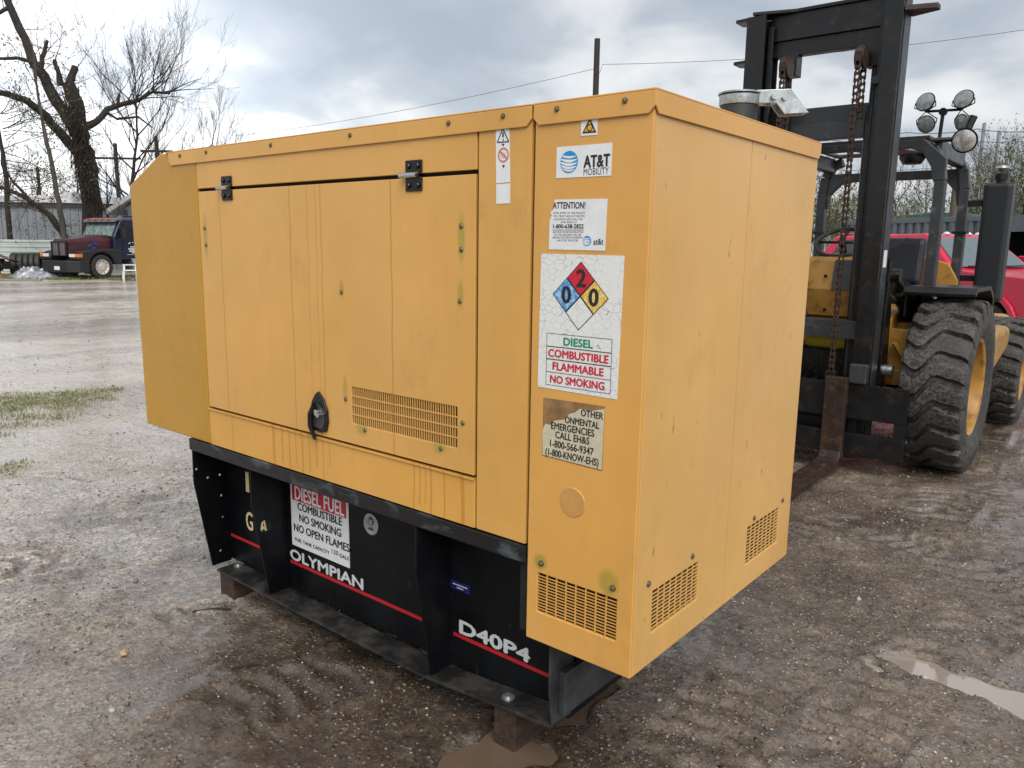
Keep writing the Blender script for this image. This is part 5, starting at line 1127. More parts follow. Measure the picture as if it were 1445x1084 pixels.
MB().box(-6.5, -.9, -.45, -.25, .62, .85).box(-6.5, -.9, .25, .45, .62, .85).build('frame_rail', M['truck_black'], semi)
MB().lathe([(.32, 0), (.32, 1.2)], (-2.7, .85, .62), (1, 0, 0), 24).build('fuel_tank', M['galv'], semi, smooth=True)
MB().box(-4.2, -2.8, -1.05, 1.05, .95, 2.75).build('sleeper', M['navy'], semi, bevel=0.08, seg=3)
for xw in (-5.0, -6.1):
    for s in (-1, 1): wheel(semi, xw, s*.95, .52, .5, s, M['galv'], rr=.55)
# ------------------------------------------------------------------ background west
M['wall_metal'] = mat('grey_ribbed_metal', (0.20, 0.22, 0.245), 0.5, 0.1, var=0.10, scale=0.7, dirt=(0.13, 0.125, 0.12), dirt_amt=0.1)
M['white_metal'] = mat('mint_white_metal', (0.40, 0.46, 0.435), 0.45, var=0.06, scale=1.2)
M['dark_trim'] = mat('dark_trim', (0.035, 0.038, 0.042), 0.6)
def basis(a, b):
    a = np.array(a[:2]); b = np.array(b[:2]); d = b-a; L = np.linalg.norm(d); return a, d/L, np.array([-d[1], d[0]])/L, L
a, d, nrm, L = basis(PD(-320, 340, 60), PD(420, 340, 47))
wz = float(PD(60, 286, 52)[2])
wh = thing('warehouse', 'long grey metal sided warehouse behind the bare trees', 'building', (a[0], a[1], 0), math.atan2(d[1], d[0]), local=True)
MB().box(0, L, .06, 14, 0, wz-.02).build('wall_core', M['wall_metal'], wh)
pm = MB().prism([(0, 0), (.09, 0), (.11, -.05), (.15, -.05), (.17, 0), (.46, 0), (.46, .05), (0, .05)], 'z', 0, wz-.25).mesh('wall_panel')
npan = int(L/.47)
for i in range(npan):
    o = link('wall_panel', pm, M['wall_metal'], wh); o.location = (i*.47, random.uniform(-.004, .004), 0)
MB().box(-.1, L+.1, -.12, .05, wz-.25, wz-.02).build('fascia', M['dark_trim'], wh)
MB().prism([(-.2, wz-.02), (14.2, wz-.02), (7, wz+.7)], 'x', -.1, L+.1).build('roof', mat('pale_metal_roof', (0.30, 0.31, 0.32), 0.5), wh)
for px0, px1, py1 in [(30, 68, 276), (80, 108, 273)]:
    q0 = float(np.dot(PD(px0, 300, 52.5)[:2]-a, d)); q1 = float(np.dot(PD(px1, 300, 52)[:2]-a, d))
    MB().box(q0, q1, .6, 2.6, wz, float(PD(px0, py1, 54)[2])).build('roof_unit', mat('white_roof_unit', (0.6, 0.6, 0.6), 0.5), wh, bevel=0.05)
# shed gable glimpsed beside the truck
a, d, nrm, L = basis(PD(166, 340, 46), PD(300, 340, 44))
sh = thing('shed', 'grey shed with a pale eave behind the semi truck cab', 'building', (a[0], a[1], 0), math.atan2(d[1], d[0]), local=True)
z0 = float(PD(166, 296, 46)[2]); z1 = float(PD(182, 286, 46)[2])
MB().prism([(.3, 0), (L, 0), (L, z1+3), (4.2, z1+2.2), (.3, z0+.1)], 'y', .4, 6).build('wall', M['wall_metal'], sh)
MB().prism([(-.5, z0-.25), (4.2, z1+2.35), (4.2, z1+2.55), (-.5, z0)], 'y', 0, 6.4).build('roof', mat('pale_eave', (0.5, 0.5, 0.48), 0.6), sh)
MB().bar((.4, .2, 0), (.4, .2, z0), .14, .14).bar((1.1, .2, 0), (1.1, .2, z0+.3), .1, .1).build('post', M['dark_trim'], sh)
# stacked mint panels as a low fence
a, d, nrm, L = basis(PD(-160, 340, 44.5), PD(84, 340, 41.5))
fz0, fz1 = .08, float(PD(40, 338.5, 42.5)[2])
fe = thing('panel_fence', 'low fence of mint white ribbed metal sheets behind the tyres', 'fence', (a[0], a[1], 0), math.atan2(d[1], d[0]), local=True)
nS = 7; hS = (fz1-fz0)/nS
sm = MB().prism([(0, 0), (0, hS*.42), (-.035, hS*.52), (-.035, hS*.82), (0, hS*.92), (.02, hS*.985), (.04, hS*.985), (.04, 0)], 'x', 0, L).mesh('sheet')
for i in range(nS):
    o = link('sheet', sm, M['white_metal'], fe); o.location = (random.uniform(-.05, .05), 0, fz0+i*hS)
for i in range(4): MB().box(1+i*L/4, 1.1+i*L/4, .05, .15, 0, fz1).build('post', M['dark_trim'], fe)

# scrap tyres standing in a row
def tyre_thing(px, py, D, lab, rz):
    c = PD(px, py, D); o = MB().lathe([(.30, -.10), (.42, -.14), (.50, -.12), (.53, -.09), (.53, .09), (.50, .12), (.42, .14), (.30, .10)], (0, 0, .53), (1, 0, 0), 32, close=True)
    o.lathe([(.534, -.03), (.534, -.015), (.52, -.012), (.52, -.033)], (0, 0, .53), (1, 0, 0), 32, close=True)
    ob = link('scrap_tyre', o.mesh('scrap_tyre', None, True), M['rubber']); ob.location = (c[0], c[1], -.02); ob.rotation_euler = (0, 0, rz); return tag(ob, lab, 'tyre', 'scrap tyres by the fence')
v = hdir(40); rz = math.atan2(_r[1], _r[0])+.35
for i, px in enumerate([22, 31, 39, 47, 55]):
    tyre_thing(px, 380, 40.2+.1*i, ['black scrap tyre leaning at the red scrap end of the tyre row', 'black scrap tyre second in the row from the red scrap', 'black scrap tyre in the middle of the row by the mint fence', 'black scrap tyre second from the truck end of the row', 'black scrap tyre at the end of the row nearest the semi truck'][i], rz)
c = PD(76, 382, 39.5)
ob = link('scrap_tyre', MB().lathe([(.30, -.10), (.42, -.14), (.50, -.12), (.53, -.09), (.53, .09), (.50, .12), (.42, .14), (.30, .10)], (0, 0, .14), (0, .25, 1), 28, close=True).mesh('scrap_tyre', None, True), M['rubber']); ob.location = (c[0], c[1], 0); tag(ob, 'black tyre lying flat by the semi truck bumper', 'tyre')
# red scrap and engine parts
c = PG(4, 393.5); sc_ = thing('scrap_heap', 'dark engine scrap under a dented red panel beside the tyres', 'scrap', (c[0], c[1], 0))
W3 = lambda dx, dz, dy=0: Vector((c[0], c[1], 0))+Vector((_r[0]*dx+_d[0]*dy, _r[1]*dx+_d[1]*dy, dz))
m = MB()
for i in range(26):
    p = W3(random.uniform(-1.1, .45), random.uniform(.1, .75), random.uniform(-.2, .5)); m.obox(p, (random.uniform(.15, .45), random.uniform(.15, .4), random.uniform(.1, .35)), Matrix.Rotation(random.uniform(0, 3), 3, 'Z') @ Matrix.Rotation(random.uniform(-.5, .5), 3, 'X'))
m.build('engine_scrap', M['greasy'], sc_, bevel=0.03)
m = MB(); up = []; dn = []
for i in range(7):
    u_ = -1.3+i*.3; z_ = .82+.38*math.exp(-((u_+.45)/.45)**2); up.append(W3(u_, z_, -.15)); dn.append(W3(u_, z_-.12-.05*(i % 2), .5))
m.add([tuple(p) for p in up+dn], [(i, i+1, 8+i, 7+i) for i in range(6)]); o = m.build('red_panel', mat('dented_red', (0.13, 0.02, 0.02), 0.45), sc_, fix=False); o.modifiers.new('solid', 'SOLIDIFY').thickness = .03
MB().obox(W3(.2, .12, -.6), (.7, .3, .2), Matrix.Rotation(.4, 3, 'Z')).build('crate', mat('raw_wood', (0.22, 0.13, 0.06), 0.7), sc_)
# crumpled silver tarp
c = PG(60, 393.3); N = 46; K = 26; V = []; rgt = np.array([_r[0], _r[1]])/math.hypot(_r[0], _r[1]); fwd = np.array([-rgt[1], rgt[0]])
for i in range(N):
    for k in range(K):
        u_ = i/(N-1)*2-1; w_ = k/(K-1)*2-1; x, y = u_*1.45, w_*.75
        ridge = .50*math.exp(-((u_+.35)/.42)**2)+.30*math.exp(-((u_-.35)/.3)**2)
        e_ = max(0, 1-abs(w_)**2.2)*max(0, 1-abs(u_)**4)
        cr_n = abs(float(vnoise(np.array([x*4.2]), np.array([y*4.2]), 70)[0]))*.5+abs(float(vnoise(np.array([x*9]), np.array([y*9]), 71)[0]))*.28
        q = c[:2]+rgt*x*(1+.08*math.sin(w_*5))+fwd*y; V.append((q[0]-c[0], q[1]-c[1], .01+e_*(ridge*.75+cr_n*.75)))
me = bpy.data.meshes.new('tarp'); me.from_pydata(V, [], [(i*K+k, (i+1)*K+k, (i+1)*K+k+1, i*K+k+1) for i in range(N-1) for k in range(K-1)]); me.update()
ob = link('tarp', me, mat('silver_tarp', (0.26, 0.27, 0.30), 0.3, 0.3, var=0.6, scale=4)); ob.location = (c[0], c[1], 0); tag(ob, 'crumpled silver tarpaulin on the ground before the tyres', 'tarpaulin')
# planks lying at the edge
c = PG(12, 396.4); ob = link('plank', MB().obox((0, 0, .05), (2.6, .22, .06), Matrix.Rotation(math.atan2(rgt[1], rgt[0]), 3, 'Z')).mesh('plank'), mat('grey_plank', (0.22, 0.21, 0.19), 0.7)); ob.location = (c[0], c[1], 0); tag(ob, 'weathered grey plank lying on grass before the scrap', 'plank')
# white garden chair
c = PG(184, 396.6); ch = thing('garden_chair', 'white plastic garden chair beside the semi truck', 'chair', (c[0], c[1], 0), math.radians(-20), local=True)
wp = flat('white_plastic', (0.68, 0.68, 0.66), 0.4)
for x in (-.24, .24):
    for y in (-.22, .22): MB().tube([(x*1.1, y*1.15, 0), (x, y, .42)], [.022, .028], 8).build('leg', wp, ch, smooth=True)
MB().box(-.27, .27, -.25, .25, .41, .45).build('seat', wp, ch, bevel=0.02)
bk = MB().tube([(-.26, .24, .43), (-.27, .30, .85), (0, .34, .98), (.27, .30, .85), (.26, .24, .43)], .025, 8)
bk.build('back_frame', wp, ch, smooth=True)
for x in (-.16, -.08, 0, .08, .16): MB().box(x-.022, x+.022, .27, .29, .45, .92).build('slat', wp, ch)
for x in (-.29, .29): MB().box(x-.03, x+.03, -.22, .28, .64, .665).tube([(x, -.2, .42), (x, -.2, .64)], .022, 8).build('armrest', wp, ch)
# ------------------------------------------------------------------ bare trees
M['bark'] = mat('dark_bark', (0.020, 0.016, 0.013), 0.85, var=0.35, scale=3, bump=0.6, bscale=14)
M['bark_grey'] = mat('grey_bark', (0.055, 0.048, 0.042), 0.85, var=0.3, scale=3)
M['twig'] = mat('twig_bark', (0.032, 0.024, 0.019), 0.85, var=0.3, scale=2)
M['twig_pale'] = mat('pale_twig_bark', (0.06, 0.05, 0.041), 0.85, var=0.3, scale=2)
M['dry_leaf'] = mat('sparse_leaf', (0.075, 0.075, 0.025), 0.7, var=0.4, scale=1)
class Tree:
    def __init__(s, seed): s.tr = MB(); s.tw = MB(); s.rg = random.Random(seed); s.tips = []
    def limb(s, pts, rads, n=9):
        out = []; rr = []
        P = [Vector(p) for p in pts]
        for i in range(len(P)-1):
            for k in range(3):
                f = k/3; q = P[i].lerp(P[i+1], f); j = rads[i]*.25
                out.append(q+Vector((s.rg.uniform(-j, j), s.rg.uniform(-j, j), 0)) if (i or k) else q); rr.append((rads[i]*(1-f)+rads[i+1]*f)*s.rg.uniform(.93, 1.07))
        out.append(P[-1]); rr.append(rads[-1]); s.tr.tube(out, rr, n); return out
    def branch(s, p, d, L, r, depth, up=.15, spread=.7, n=3, kids=4, wig=.18):
        d = Vector(d).normalized(); seg = 4 if depth > 1 else 3; pts = [Vector(p)]; rr = [r]
        for i in range(seg):
            d = (d+Vector((s.rg.uniform(-wig, wig), s.rg.uniform(-wig, wig), s.rg.uniform(-wig, wig)+up*.4))).normalized()
            pts.append(pts[-1]+d*L/seg); rr.append(max(.0042, r*(1-.72*(i+1)/seg)))
        s.tw.tube(pts, rr, 5 if r > .03 else n, caps=False)
        if depth == 0: s.tips.append(pts[-1]); return
        for k in range(kids+(1 if s.rg.random() < .4 else 0)):
            f = s.rg.uniform(.25, 1.0); i = min(int(f*seg), seg-1); q = pts[i].lerp(pts[i+1], f*seg-i)
            ax = Vector((s.rg.uniform(-1, 1), s.rg.uniform(-1, 1), s.rg.uniform(-.5, 1))).normalized()
            nd = (d+ax*spread*s.rg.uniform(.6, 1.3)+Vector((0, 0, up))).normalized()
            s.branch(q, nd, L*s.rg.uniform(.48, .75), max(.005, rr[i]*.62), depth-1, up, spread, n, kids, wig)
    def leaves(s, n, size, m):
        V = []; F = []
        for i in range(n):
            p = s.rg.choice(s.tips)+Vector((s.rg.uniform(-.25, .25), s.rg.uniform(-.25, .25), s.rg.uniform(-.3, .2)))
            a = Vector((s.rg.uniform(-1, 1), s.rg.uniform(-1, 1), s.rg.uniform(-1, 1))).normalized(); b = a.orthogonal().normalized(); k = size*s.rg.uniform(.6, 1.3)
            j = len(V); V += [p-a*k, p+b*k*.5, p+a*k, p-b*k*.5]; F.append((j, j+1, j+2, j+3))
        mb = MB(); mb.add(V, F); return mb
    def done(s, root, bark, twig, leaf=None):
        if s.tr.v: s.tr.build('trunk', bark, root, smooth=True, fix=False, ang=80)
        s.tw.build('crown', twig, root, fix=False)
        if leaf: s.leaves(*leaf[:2], None).build('leaves', leaf[2], root, fix=False)
def tp(D): return lambda pts, dd=0.0: [PD(x, y, D+dd*i) for i, (x, y) in enumerate(pts)]
def ground_at(px, D): p = PD(px, 340, D); return (p[0], p[1], 0)
# the great broken tree
D = 43.5; T = Tree(3); P = tp(D); g0 = ground_at(134, D)
tr_root = thing('broken_tree', 'large vine wrapped tree with broken top and heavy leaning limbs', 'tree', g0)
T.limb([(g0[0], g0[1], -.1)]+P([(132, 335), (128, 290), (123, 250), (118, 215), (112, 180), (104, 145), (96, 118)]), [.56, .50, .46, .44, .41, .37, .33, .28], 14)
LM = [([(108, 190), (88, 155), (66, 118), (48, 88), (34, 55), (16, 15), (2, -25)], [.30, .27, .25, .23, .20, .18, .15], .35), ([(118, 228), (95, 200), (65, 163), (38, 142), (8, 132), (-35, 128)], [.26, .22, .19, .16, .13, .10], -.3),
      ([(116, 182), (136, 172), (152, 154), (172, 147), (195, 142), (215, 130), (240, 132)], [.20, .16, .14, .12, .09, .07, .045], .3), ([(99, 122), (101, 110), (106, 94)], [.20, .17, .15], 0), ([(86, 120), (82, 104), (77, 84)], [.16, .12, .09], 0),
      ([(57, 95), (62, 75), (67, 57)], [.14, .10, .07], 0), ([(48, 88), (25, 82), (-5, 83)], [.10, .08, .06], .3), ([(166, 148), (167, 140), (168, 133)], [.08, .08, .07], 0), ([(10, 12), (-5, 20), (-20, 30)], [.09, .07, .05], 0), ([(150, 158), (165, 168), (195, 165), (215, 180)], [.08, .06, .05, .03], .3)]
for pts, rr, dd in LM: T.limb(P(pts, dd), rr, 8)
for pts, rr, dd in LM:
    Q = [Vector(q) for q in P(pts, dd)]
    for i in range(len(Q)-1):
        for k in range(2 if rr[0] > .1 else 1):
            q = Q[i].lerp(Q[i+1], T.rg.random()); T.branch(q, (T.rg.uniform(-1, 1), T.rg.uniform(-1, 1), T.rg.uniform(-.4, 1)), T.rg.uniform(1.0, 2.2), .022, 2, .05, .8, 3, 3)
Q = [Vector(q) for q in P([(172, 147), (195, 142), (215, 130), (240, 132)], .3)]
for i in range(3):
    for k in range(4): T.branch(Q[i].lerp(Q[i+1], T.rg.random()), (T.rg.uniform(-.6, .6)+_r[0]*.6, T.rg.uniform(-.6, .6)+_r[1]*.6, T.rg.uniform(.1, 1)), T.rg.uniform(1.8, 3.0), .035, 3, .08, .75, 3, 3)
for k in range(150):   # clinging vines down the trunk
    f = T.rg.random(); y0 = 118+f*200; x0 = 97+(y0-118)*.205; w = 15
    a_ = PD(x0+T.rg.uniform(-w, w), y0, D-.5); b_ = PD(x0+6+T.rg.uniform(-w-3, w+6), y0+T.rg.uniform(25, 60), D-.65); mid = (Vector(a_)+Vector(b_))/2+Vector((T.rg.uniform(-.2, .2), T.rg.uniform(-.2, .2), 0))
    T.tw.tube([a_, mid, b_], T.rg.uniform(.012, .03), 3, caps=False)
for k in range(120):
    y0 = T.rg.uniform(125, 300); x0 = 97+(y0-118)*.205+T.rg.choice([-1, 1])*T.rg.uniform(8, 16); p = PD(x0, y0, D+T.rg.uniform(-.5, .5))
    T.branch(p, (T.rg.uniform(-1, 1), T.rg.uniform(-1, 1), T.rg.uniform(-1, .6)), T.rg.uniform(.5, 1.3), .010, 1, -.1, .8, 3, 3)
T.done(tr_root, M['bark'], M['twig'])
def auto_tree(px, D, ytop, seed, lab, name='bare_tree', lean=(0, 0), r0=.16, kids=4, depth=4, twig='twig', bark='bark', first=.3, group=None, spread=.55, leaf=None, wid=1.0, nlimb=9):
    T = Tree(seed); g0 = Vector(ground_at(px, D)); H = float(PD(px, ytop, D)[2]); rt = thing(name, lab, 'tree', g0, 0, group)
    q = [g0+Vector((lean[0]*f*H+T.rg.uniform(-.15, .15)*f, lean[1]*f*H+T.rg.uniform(-.15, .15)*f, f*H*.72-.05)) for f in (0, .2, .4, .6, .8, 1)]
    q = [Vector(v_) for v_ in q]; T.limb(q, [r0, r0*.85, r0*.7, r0*.52, r0*.36, r0*.22], 7)
    for k in range(nlimb):
        f = first+(1-first)*(k+T.rg.random())/nlimb; i = min(int(f*5), 4); p = q[i].lerp(q[i+1], min(1, f*5-i)); a = k*2.4+T.rg.random()
        T.branch(p, (math.cos(a)*wid, math.sin(a)*wid, T.rg.uniform(.5, 1.2)), H*T.rg.uniform(.20, .32), r0*(.42-.2*f), depth-1, .16, spread, 3, kids)
    T.branch(q[-1], (lean[0], lean[1], 1), H*.22, r0*.22, depth-1, .2, spread, 3, kids)
    T.done(rt, M[bark], M[twig], leaf); return rt
auto_tree(176, 50, 42, 11, 'tall bare tree with a broad fan of fine upright twigs behind the truck', r0=.17, kids=4, depth=4, lean=(.02, .09), first=.25, spread=.55, nlimb=16)
auto_tree(150, 47, 205, 12, 'slim dark bare tree between the vine wrapped tree and the utility pole', r0=.12, kids=3, depth=3, lean=(.0, .03))
auto_tree(297, 54, 152, 13, 'bare tree whose pale twig tips rise over the generator hood', twig='twig_pale', r0=.14, kids=4, depth=4, lean=(.0, .04), first=.35, spread=.4, nlimb=12)
auto_tree(232, 58, 150, 18, 'bare tree behind the generator hood with grey twigs', twig='twig_pale', r0=.14, kids=3, depth=4, first=.3, spread=.45)
# thin leaning saplings in front of the warehouse
T = Tree(21); P = tp(41.0); g0 = ground_at(96, 41); rt = thing('leaning_sapling', 'pale thin sapling forking near the ground beside the truck hood', 'tree', g0)
T.limb([g0]+P([(93, 345), (86, 300), (78, 262), (72, 225), (63, 190), (56, 150), (50, 110), (47, 80)]), [.16, .14, .12, .11, .10, .085, .065, .045, .025], 8)
for y0 in range(90, 250, 11): T.branch(PD(47+(y0-80)*.17, y0, 41), (T.rg.uniform(-1, 1), T.rg.uniform(-1, 1), T.rg.uniform(0, 1)), T.rg.uniform(1, 2.4), .022, 2, .1, .7, 3, 3)
T.done(rt, M['bark_grey'], M['twig_pale'])
T = Tree(22); g0 = ground_at(98, 41.6); P = tp(41.6); rt = thing('arching_tree', 'dark arching trunk bending low across the grey warehouse wall', 'tree', g0)
T.limb([g0]+P([(92, 336), (84, 322), (70, 305), (52, 290), (32, 277), (12, 268), (-20, 258)]), [.17, .16, .15, .14, .12, .10, .08, .06], 8); T.limb(P([(42, 284), (30, 268), (18, 256), (5, 235)]), [.08, .07, .05, .03], 6)
for k in range(16): f = T.rg.random(); T.branch(PD(84-100*f, 322-62*f**.8, 41.6), (T.rg.uniform(-1, 1), T.rg.uniform(-1, 1), T.rg.uniform(-.8, .8)), T.rg.uniform(.8, 1.9), .018, 2, -.05, .8, 3, 3)
T.done(rt, M['bark'], M['twig'], (500, .05, M['dry_leaf']))
T = Tree(23); g0 = ground_at(15, 44); P = tp(44.0); rt = thing('ivy_sapling', 'slim dark trunk with sparse green leaves over the warehouse wall', 'tree', g0)
T.limb([g0]+P([(15, 335), (10, 295), (9, 255), (4, 215), (-2, 180)]), [.15, .13, .12, .11, .09, .06], 8); T.limb(P([(9, 250), (3, 232), (2, 205)]), [.07, .06, .04], 6)
for k in range(26): y0 = T.rg.uniform(150, 285); T.branch(PD(5+T.rg.uniform(-6, 6), y0, 44), (T.rg.uniform(-.3, 1)*.8+_r[0], T.rg.uniform(-1, 1)*.4+_r[1], T.rg.uniform(-.4, .6)), T.rg.uniform(1.4, 3.2), .025, 2, -.06, .7, 3, 3)
T.done(rt, M['bark'], M['twig'], (1500, .055, M['dry_leaf']))
for i, (px, D_, yt, lab) in enumerate([(-60, 48, 60, 'bare tree past the ivy sapling with twigs entering over the warehouse'), (60, 66, 215, 'distant thin bare tree rising over the warehouse roof'), (112, 70, 222, 'distant bare tree behind the vine wrapped trunk'), (20, 72, 205, 'distant bare tree behind the leafy sapling')]):
    auto_tree(px, D_, yt, 30+i, lab, twig='twig_pale', r0=.13, kids=3, depth=4, leaf=(900, .07, M['dry_leaf']) if i == 0 else None)
# ------------------------------------------------------------------ east background
M['cont'] = mat('blue_grey_container', (0.115, 0.135, 0.155), 0.5, 0.1, var=0.12, scale=0.8, dirt=(0.13, 0.09, 0.07), dirt_amt=0.08)
def container(pa, pb, D0, D1, pytop, lab, m, nm='shipping_container', ribs=True):
    a, d, nrm, L = basis(PD(pa, 355, D0), PD(pb, 355, D1)); z = float(PD((pa+pb)/2, pytop, (D0+D1)/2)[2])
    r = thing(nm, lab, 'container', (a[0], a[1], 0), math.atan2(d[1], d[0]), local=True)
    MB().box(.08, L-.08, .06, 2.4, .05, z-.06).build('shell', m, r)
    if ribs:
        rm = MB().prism([(0, 0), (.05, -.035), (.13, -.035), (.18, 0), (.18, .06), (0, .06)], 'z', .18, z-.14).mesh('wall_panel')
        n = int((L-.3)/.30)
        for i in range(n):
            o = link('wall_panel', rm, m, r); o.location = (.15+i*.30, .02, 0)
    MB().box(0, L, -.03, .08, z-.14, z).box(0, L, -.03, .08, 0, .18).box(0, .14, -.03, .1, .18, z-.14).box(L-.14, L, -.03, .1, .18, z-.14).build('corner_frame', m, r, bevel=0.01)
    MB().box(0, L, .08, 2.44, z-.06, z-.01).build('roof', m, r)
    return r
container(1183, 1395, 29, 25, 308.5, 'blue grey corrugated shipping container behind the red truck', M['cont'])
# open dark carport to the right of it
a, d, nrm, L = basis(PD(1396, 355, 24.6), PD(1560, 355, 22)); z = float(PD(1430, 306.5, 24)[2]); zo = float(PD(1430, 327, 24)[2])
cp = thing('open_shed', 'dark open fronted shed with blue grey fascia beside the container', 'shed', (a[0], a[1], 0), math.atan2(d[1], d[0]), local=True)
MB().box(0, L, 0, .12, zo, z).build('fascia', M['cont'], cp); MB().box(0, L, .0, 6, z+.001, z+.05).build('roof', M['cont'], cp)
MB().box(0, L, 5.9, 6, 0, z).build('back_wall', M['dark_void'], cp); MB().box(0, .1, .12, 5.9, 0, z).build('side_wall', M['dark_void'], cp); MB().box(L-.1, L, .12, 5.9, 0, z).build('side_wall', M['dark_void'], cp)
MB().box(.1, L-.1, .2, 5.9, 0.02, .06).build('floor', M['dark_void'], cp)
# green roofed building
a, d, nrm, L = basis(PD(1160, 355, 44), PD(1420, 355, 38))
gb_ = thing('green_roof_building', 'low building with a shallow green metal roof behind the container', 'building', (a[0], a[1], 0), math.atan2(d[1], d[0]), local=True)
ze = float(PD(1200, 319, 42)[2]); zr = float(PD(1320, 302.5, 40)[2])
u0 = float(np.dot(PD(1318, 355, 40)[:2]-a, d))
MB().prism([(0, 0), (L, 0), (L, ze-.1), (u0, zr-.15), (0, ze-.1)], 'y', .2, 10).build('wall', mat('pale_green_wall', (0.22, 0.27, 0.25), 0.6), gb_)
MB().prism([(-.4, ze-.1), (u0, zr-.1), (L+.4, ze-.1), (L+.4, ze+.1), (u0, zr+.1), (-.4, ze+.1)], 'y', 0, 10.2).build('roof', mat('green_roof', (0.035, 0.13, 0.07), 0.5), gb_)
for i in range(5): MB().box(.6+i*L/5, .75+i*L/5, .12, .2, 0, ze-.12).build('wall_rib', bpy.data.materials['pale_green_wall'], gb_)
# trees on the east
for i, (px, D_, yt, lab, lf) in enumerate([
        (1172, 46, 232, 'bushy bare tree right beside the yellow cabinet edge', 1), (1205, 58, 236, 'bare tree seen between the chain and the cabinet', 0), (1262, 55, 228, 'bare tree seen under the forklift canopy beside the mast', 0),
        (1300, 52, 226, 'bare spreading tree seen through the forklift canopy', 0), (1330, 60, 240, 'bare tree behind the thick wooden pole', 0), (1375, 50, 212, 'bare tree between the muffler and the canopy post', 0),
        (1400, 58, 205, 'bare tree behind the muffler guard', 1), (1428, 47, 200, 'olive twigged tree between the muffler guard and the dark pole', 1), (1452, 50, 190, 'tallest bare tree by the dark wooden pole beyond the muffler', 1), (1490, 52, 205, 'bare tree past the dark wooden pole by the open shed', 1), (1230, 64, 245, 'distant bare tree behind the mast', 0)]):
    auto_tree(px, D_, yt, 50+i, lab, twig='twig_pale' if i % 2 else 'twig', bark='bark_grey' if i % 2 else 'bark', r0=.13, kids=3 if lf == 0 else 4, depth=4, first=.15, spread=.65, leaf=(1500, .06, M['dry_leaf']) if lf else None, nlimb=10, lean=(random.uniform(-.05, .05), random.uniform(-.05, .05)))
def bush(px, D_, yt, seed, lab):
    T = Tree(seed); g0 = Vector(ground_at(px, D_)); H = float(PD(px, yt, D_)[2]); rt = thing('bush', lab, 'bush', g0)
    for k in range(16): a = k*.7; T.branch(g0+Vector((math.cos(a)*.4, math.sin(a)*.4, -.05)), (math.cos(a)*.5, math.sin(a)*.5, 1), H*.75, .03, 3, .1, .6, 3, 3)
    T.tw.build('branches', M['twig_pale'], rt, fix=False); T.leaves(2200, .07, None).build('leaves', M['dry_leaf'], rt, fix=False)
bush(1178, 34, 300, 71, 'scrubby olive bush between the yellow cabinet and the container'); bush(1440, 40, 262, 72, 'olive scrub rising behind the dark open shed'); bush(1395, 44, 275, 73, 'olive scrub rising behind the container end'); bush(1215, 50, 300, 74, 'low scrub behind the container near the chain')
# ------------------------------------------------------------------ poles and wires
M['pole'] = mat('dark_pole_wood', (0.022, 0.019, 0.017), 0.8, var=0.3, scale=3); M['pole_brown'] = mat('brown_pole_wood', (0.10, 0.082, 0.062), 0.8, var=0.25, scale=3); M['pole_grey'] = mat('grey_pole', (0.22, 0.23, 0.25), 0.7)
def pole(px, D_, ytop, r, m, lab, arm=None, cans=(), px_top=None):
    g0 = np.array(ground_at(px, D_)); H = float(PD(px, ytop, D_)[2]); rt = thing('utility_pole', lab, 'pole', tuple(g0))
    MB().tube([(g0[0], g0[1], -.2), (g0[0], g0[1], H)], [r, r*.75], 12).build('shaft', m, rt, smooth=True)
    if arm:
        for zz, hw in arm: MB().bar((g0[0]-rgt[0]*hw, g0[1]-rgt[1]*hw, H-zz), (g0[0]+rgt[0]*hw, g0[1]+rgt[1]*hw, H-zz), .12, .14).build('crossarm', m, rt)
    for s, zz in cans: MB().lathe([(.02, -.5), (.26, -.46), (.28, 0), (.26, .46), (.02, .5)], (g0[0]+rgt[0]*s, g0[1]+rgt[1]*s, H-zz), (0, 0, 1), 16).build('transformer', M['pole_grey'], rt, smooth=True)
    return Vector((g0[0], g0[1], H))
k1 = pole(843-9, 30, 55, .14, M['pole'], 'dark bare utility pole rising behind the generator roof')
p0 = Vector(PD(843-9, 62, 30)); MB_ = None
pole(172, 62, 203, .17, M['pole'], 'utility pole with crossarm and transformers behind the truck cab', [(1.0, 1.7)], [(-.75, 4.4), (.75, 4.4)])
pole(229, 55, 193, .15, M['pole'], 'short crossarm pole rising just over the generator hood', [(.9, 1.0)])
pole(62, 70, 237, .14, M['pole'], 'thin dark pole rising above the warehouse roof')
pole(1342, 34, 243, .20, M['pole_brown'], 'thick brown wooden pole behind the canopy post')
pole(1370, 75, 175, .17, M['pole_grey'], 'tall pale grey pole farther along the street'); pole(1392, 70, 186, .17, M['pole_grey'], 'shorter pale grey pole beside the tallest one')
pole(1444, 38, 180, .17, M['pole'], 'dark wooden pole beyond the muffler guard and open shed')
def wire(pts, lab, r=.013, sag=0.0, m=None):
    P = [Vector(q) for q in pts]; out = []
    for i in range(len(P)-1):
        for k in range(12): f = k/12; q = P[i].lerp(P[i+1], f); q.z -= sag*4*f*(1-f); out.append(q)
    out.append(P[-1]); o = P[0]
    mb = MB().tube(out, r, 5); ob = link('power_line', mb.mesh('power_line', o), m or M['pole']); ob.location = o; tag(ob, lab, 'wire')
wire([PD(330, 192, 46), PD(840, 97, 30), PD(850, 91, 30), PD(1460, 40, 34)], 'thin overhead wire tied to the dark pole behind the generator roof', .008, .25)
violet = flat('violet_cable', (0.10, 0.08, 0.16), 0.6)
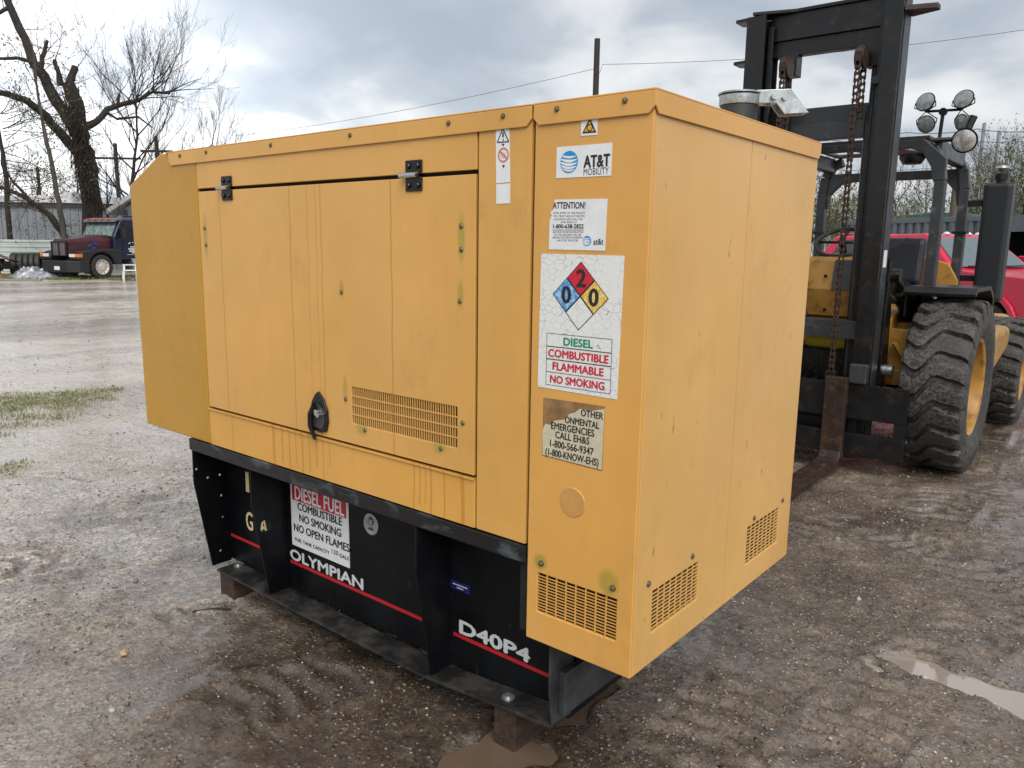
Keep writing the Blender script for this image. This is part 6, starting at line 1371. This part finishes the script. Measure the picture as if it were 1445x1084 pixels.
wire([PD(1120, 200, 40), PD(1280, 187, 38), PD(1380, 182, 36), PD(1470, 183, 36)], 'violet grey cable crossing above the forklift canopy', .016, .1, violet)
for i, (ya, yb, lab) in enumerate([(252, 246, 'lower dark cable level with the top of the bare trees'), (238, 234, 'upper dark cable level with the top of the bare trees'), (197, 196, 'thin cable between the pale grey poles')]): wire([PD(1150, ya, 44), PD(1342, (ya+yb)/2-1, 42), PD(1480, yb, 40)], lab, .013, .15, violet)
wire([PD(1364, 205, 60), PD(1400, 242, 46), PD(1420, 250, 44)], 'slack cable dropping toward the trees beside the muffler', .012, .1)
# ------------------------------------------------------------------ litter on the yard
def stick(p, q, r, lab):
    a = Vector(PG(*p)); b = Vector(PG(*q)); a.z = float(ground_h(np.array([a.x]), np.array([a.y]))[0])+r; b.z = float(ground_h(np.array([b.x]), np.array([b.y]))[0])+r
    mb = MB().tube([a, a.lerp(b, .35)+Vector((.006, .008, .002)), a.lerp(b, .7)+Vector((-.004, -.003, .003)), b], [r*.7, r, r, r*.5], 7); ob = link('stick', mb.mesh('stick', a, True), M['bark']); ob.location = a; tag(ob, lab, 'stick')
stick((272, 861), (326, 858), .008, 'dark wet stick on the mud near the timber bearer'); stick((327, 944), (367, 938), .006, 'short brown stick lying in the muddy track')
def rock(p, s, lab, m):
    g0 = PG(*p); rg = random.Random(int(p[0])); bm = bmesh.new(); bmesh.ops.create_icosphere(bm, subdivisions=2, radius=1)
    for v_ in bm.verts: v_.co = Vector((v_.co.x*1.2, v_.co.y*.9, v_.co.z*.6))*s*rg.uniform(.85, 1.12)
    me = bpy.data.meshes.new('rock'); bm.to_mesh(me); bm.free(); ob = link('rock', me, m); ob.location = (g0[0], g0[1], float(ground_h(np.array([g0[0]]), np.array([g0[1]]))[0])+s*.25); tag(ob, lab, 'rock')
tan_rock = mat('tan_rock', (0.34, 0.25, 0.15), 0.6, var=0.2, scale=30); white_rock = mat('white_rock', (0.36, 0.345, 0.31), 0.6, var=0.15, scale=30)
rock((175, 921), .018, 'tan stone lying by the lug prints of a tyre track', tan_rock); rock((158, 1003), .011, 'small round pale stone alone on grey mud', white_rock)
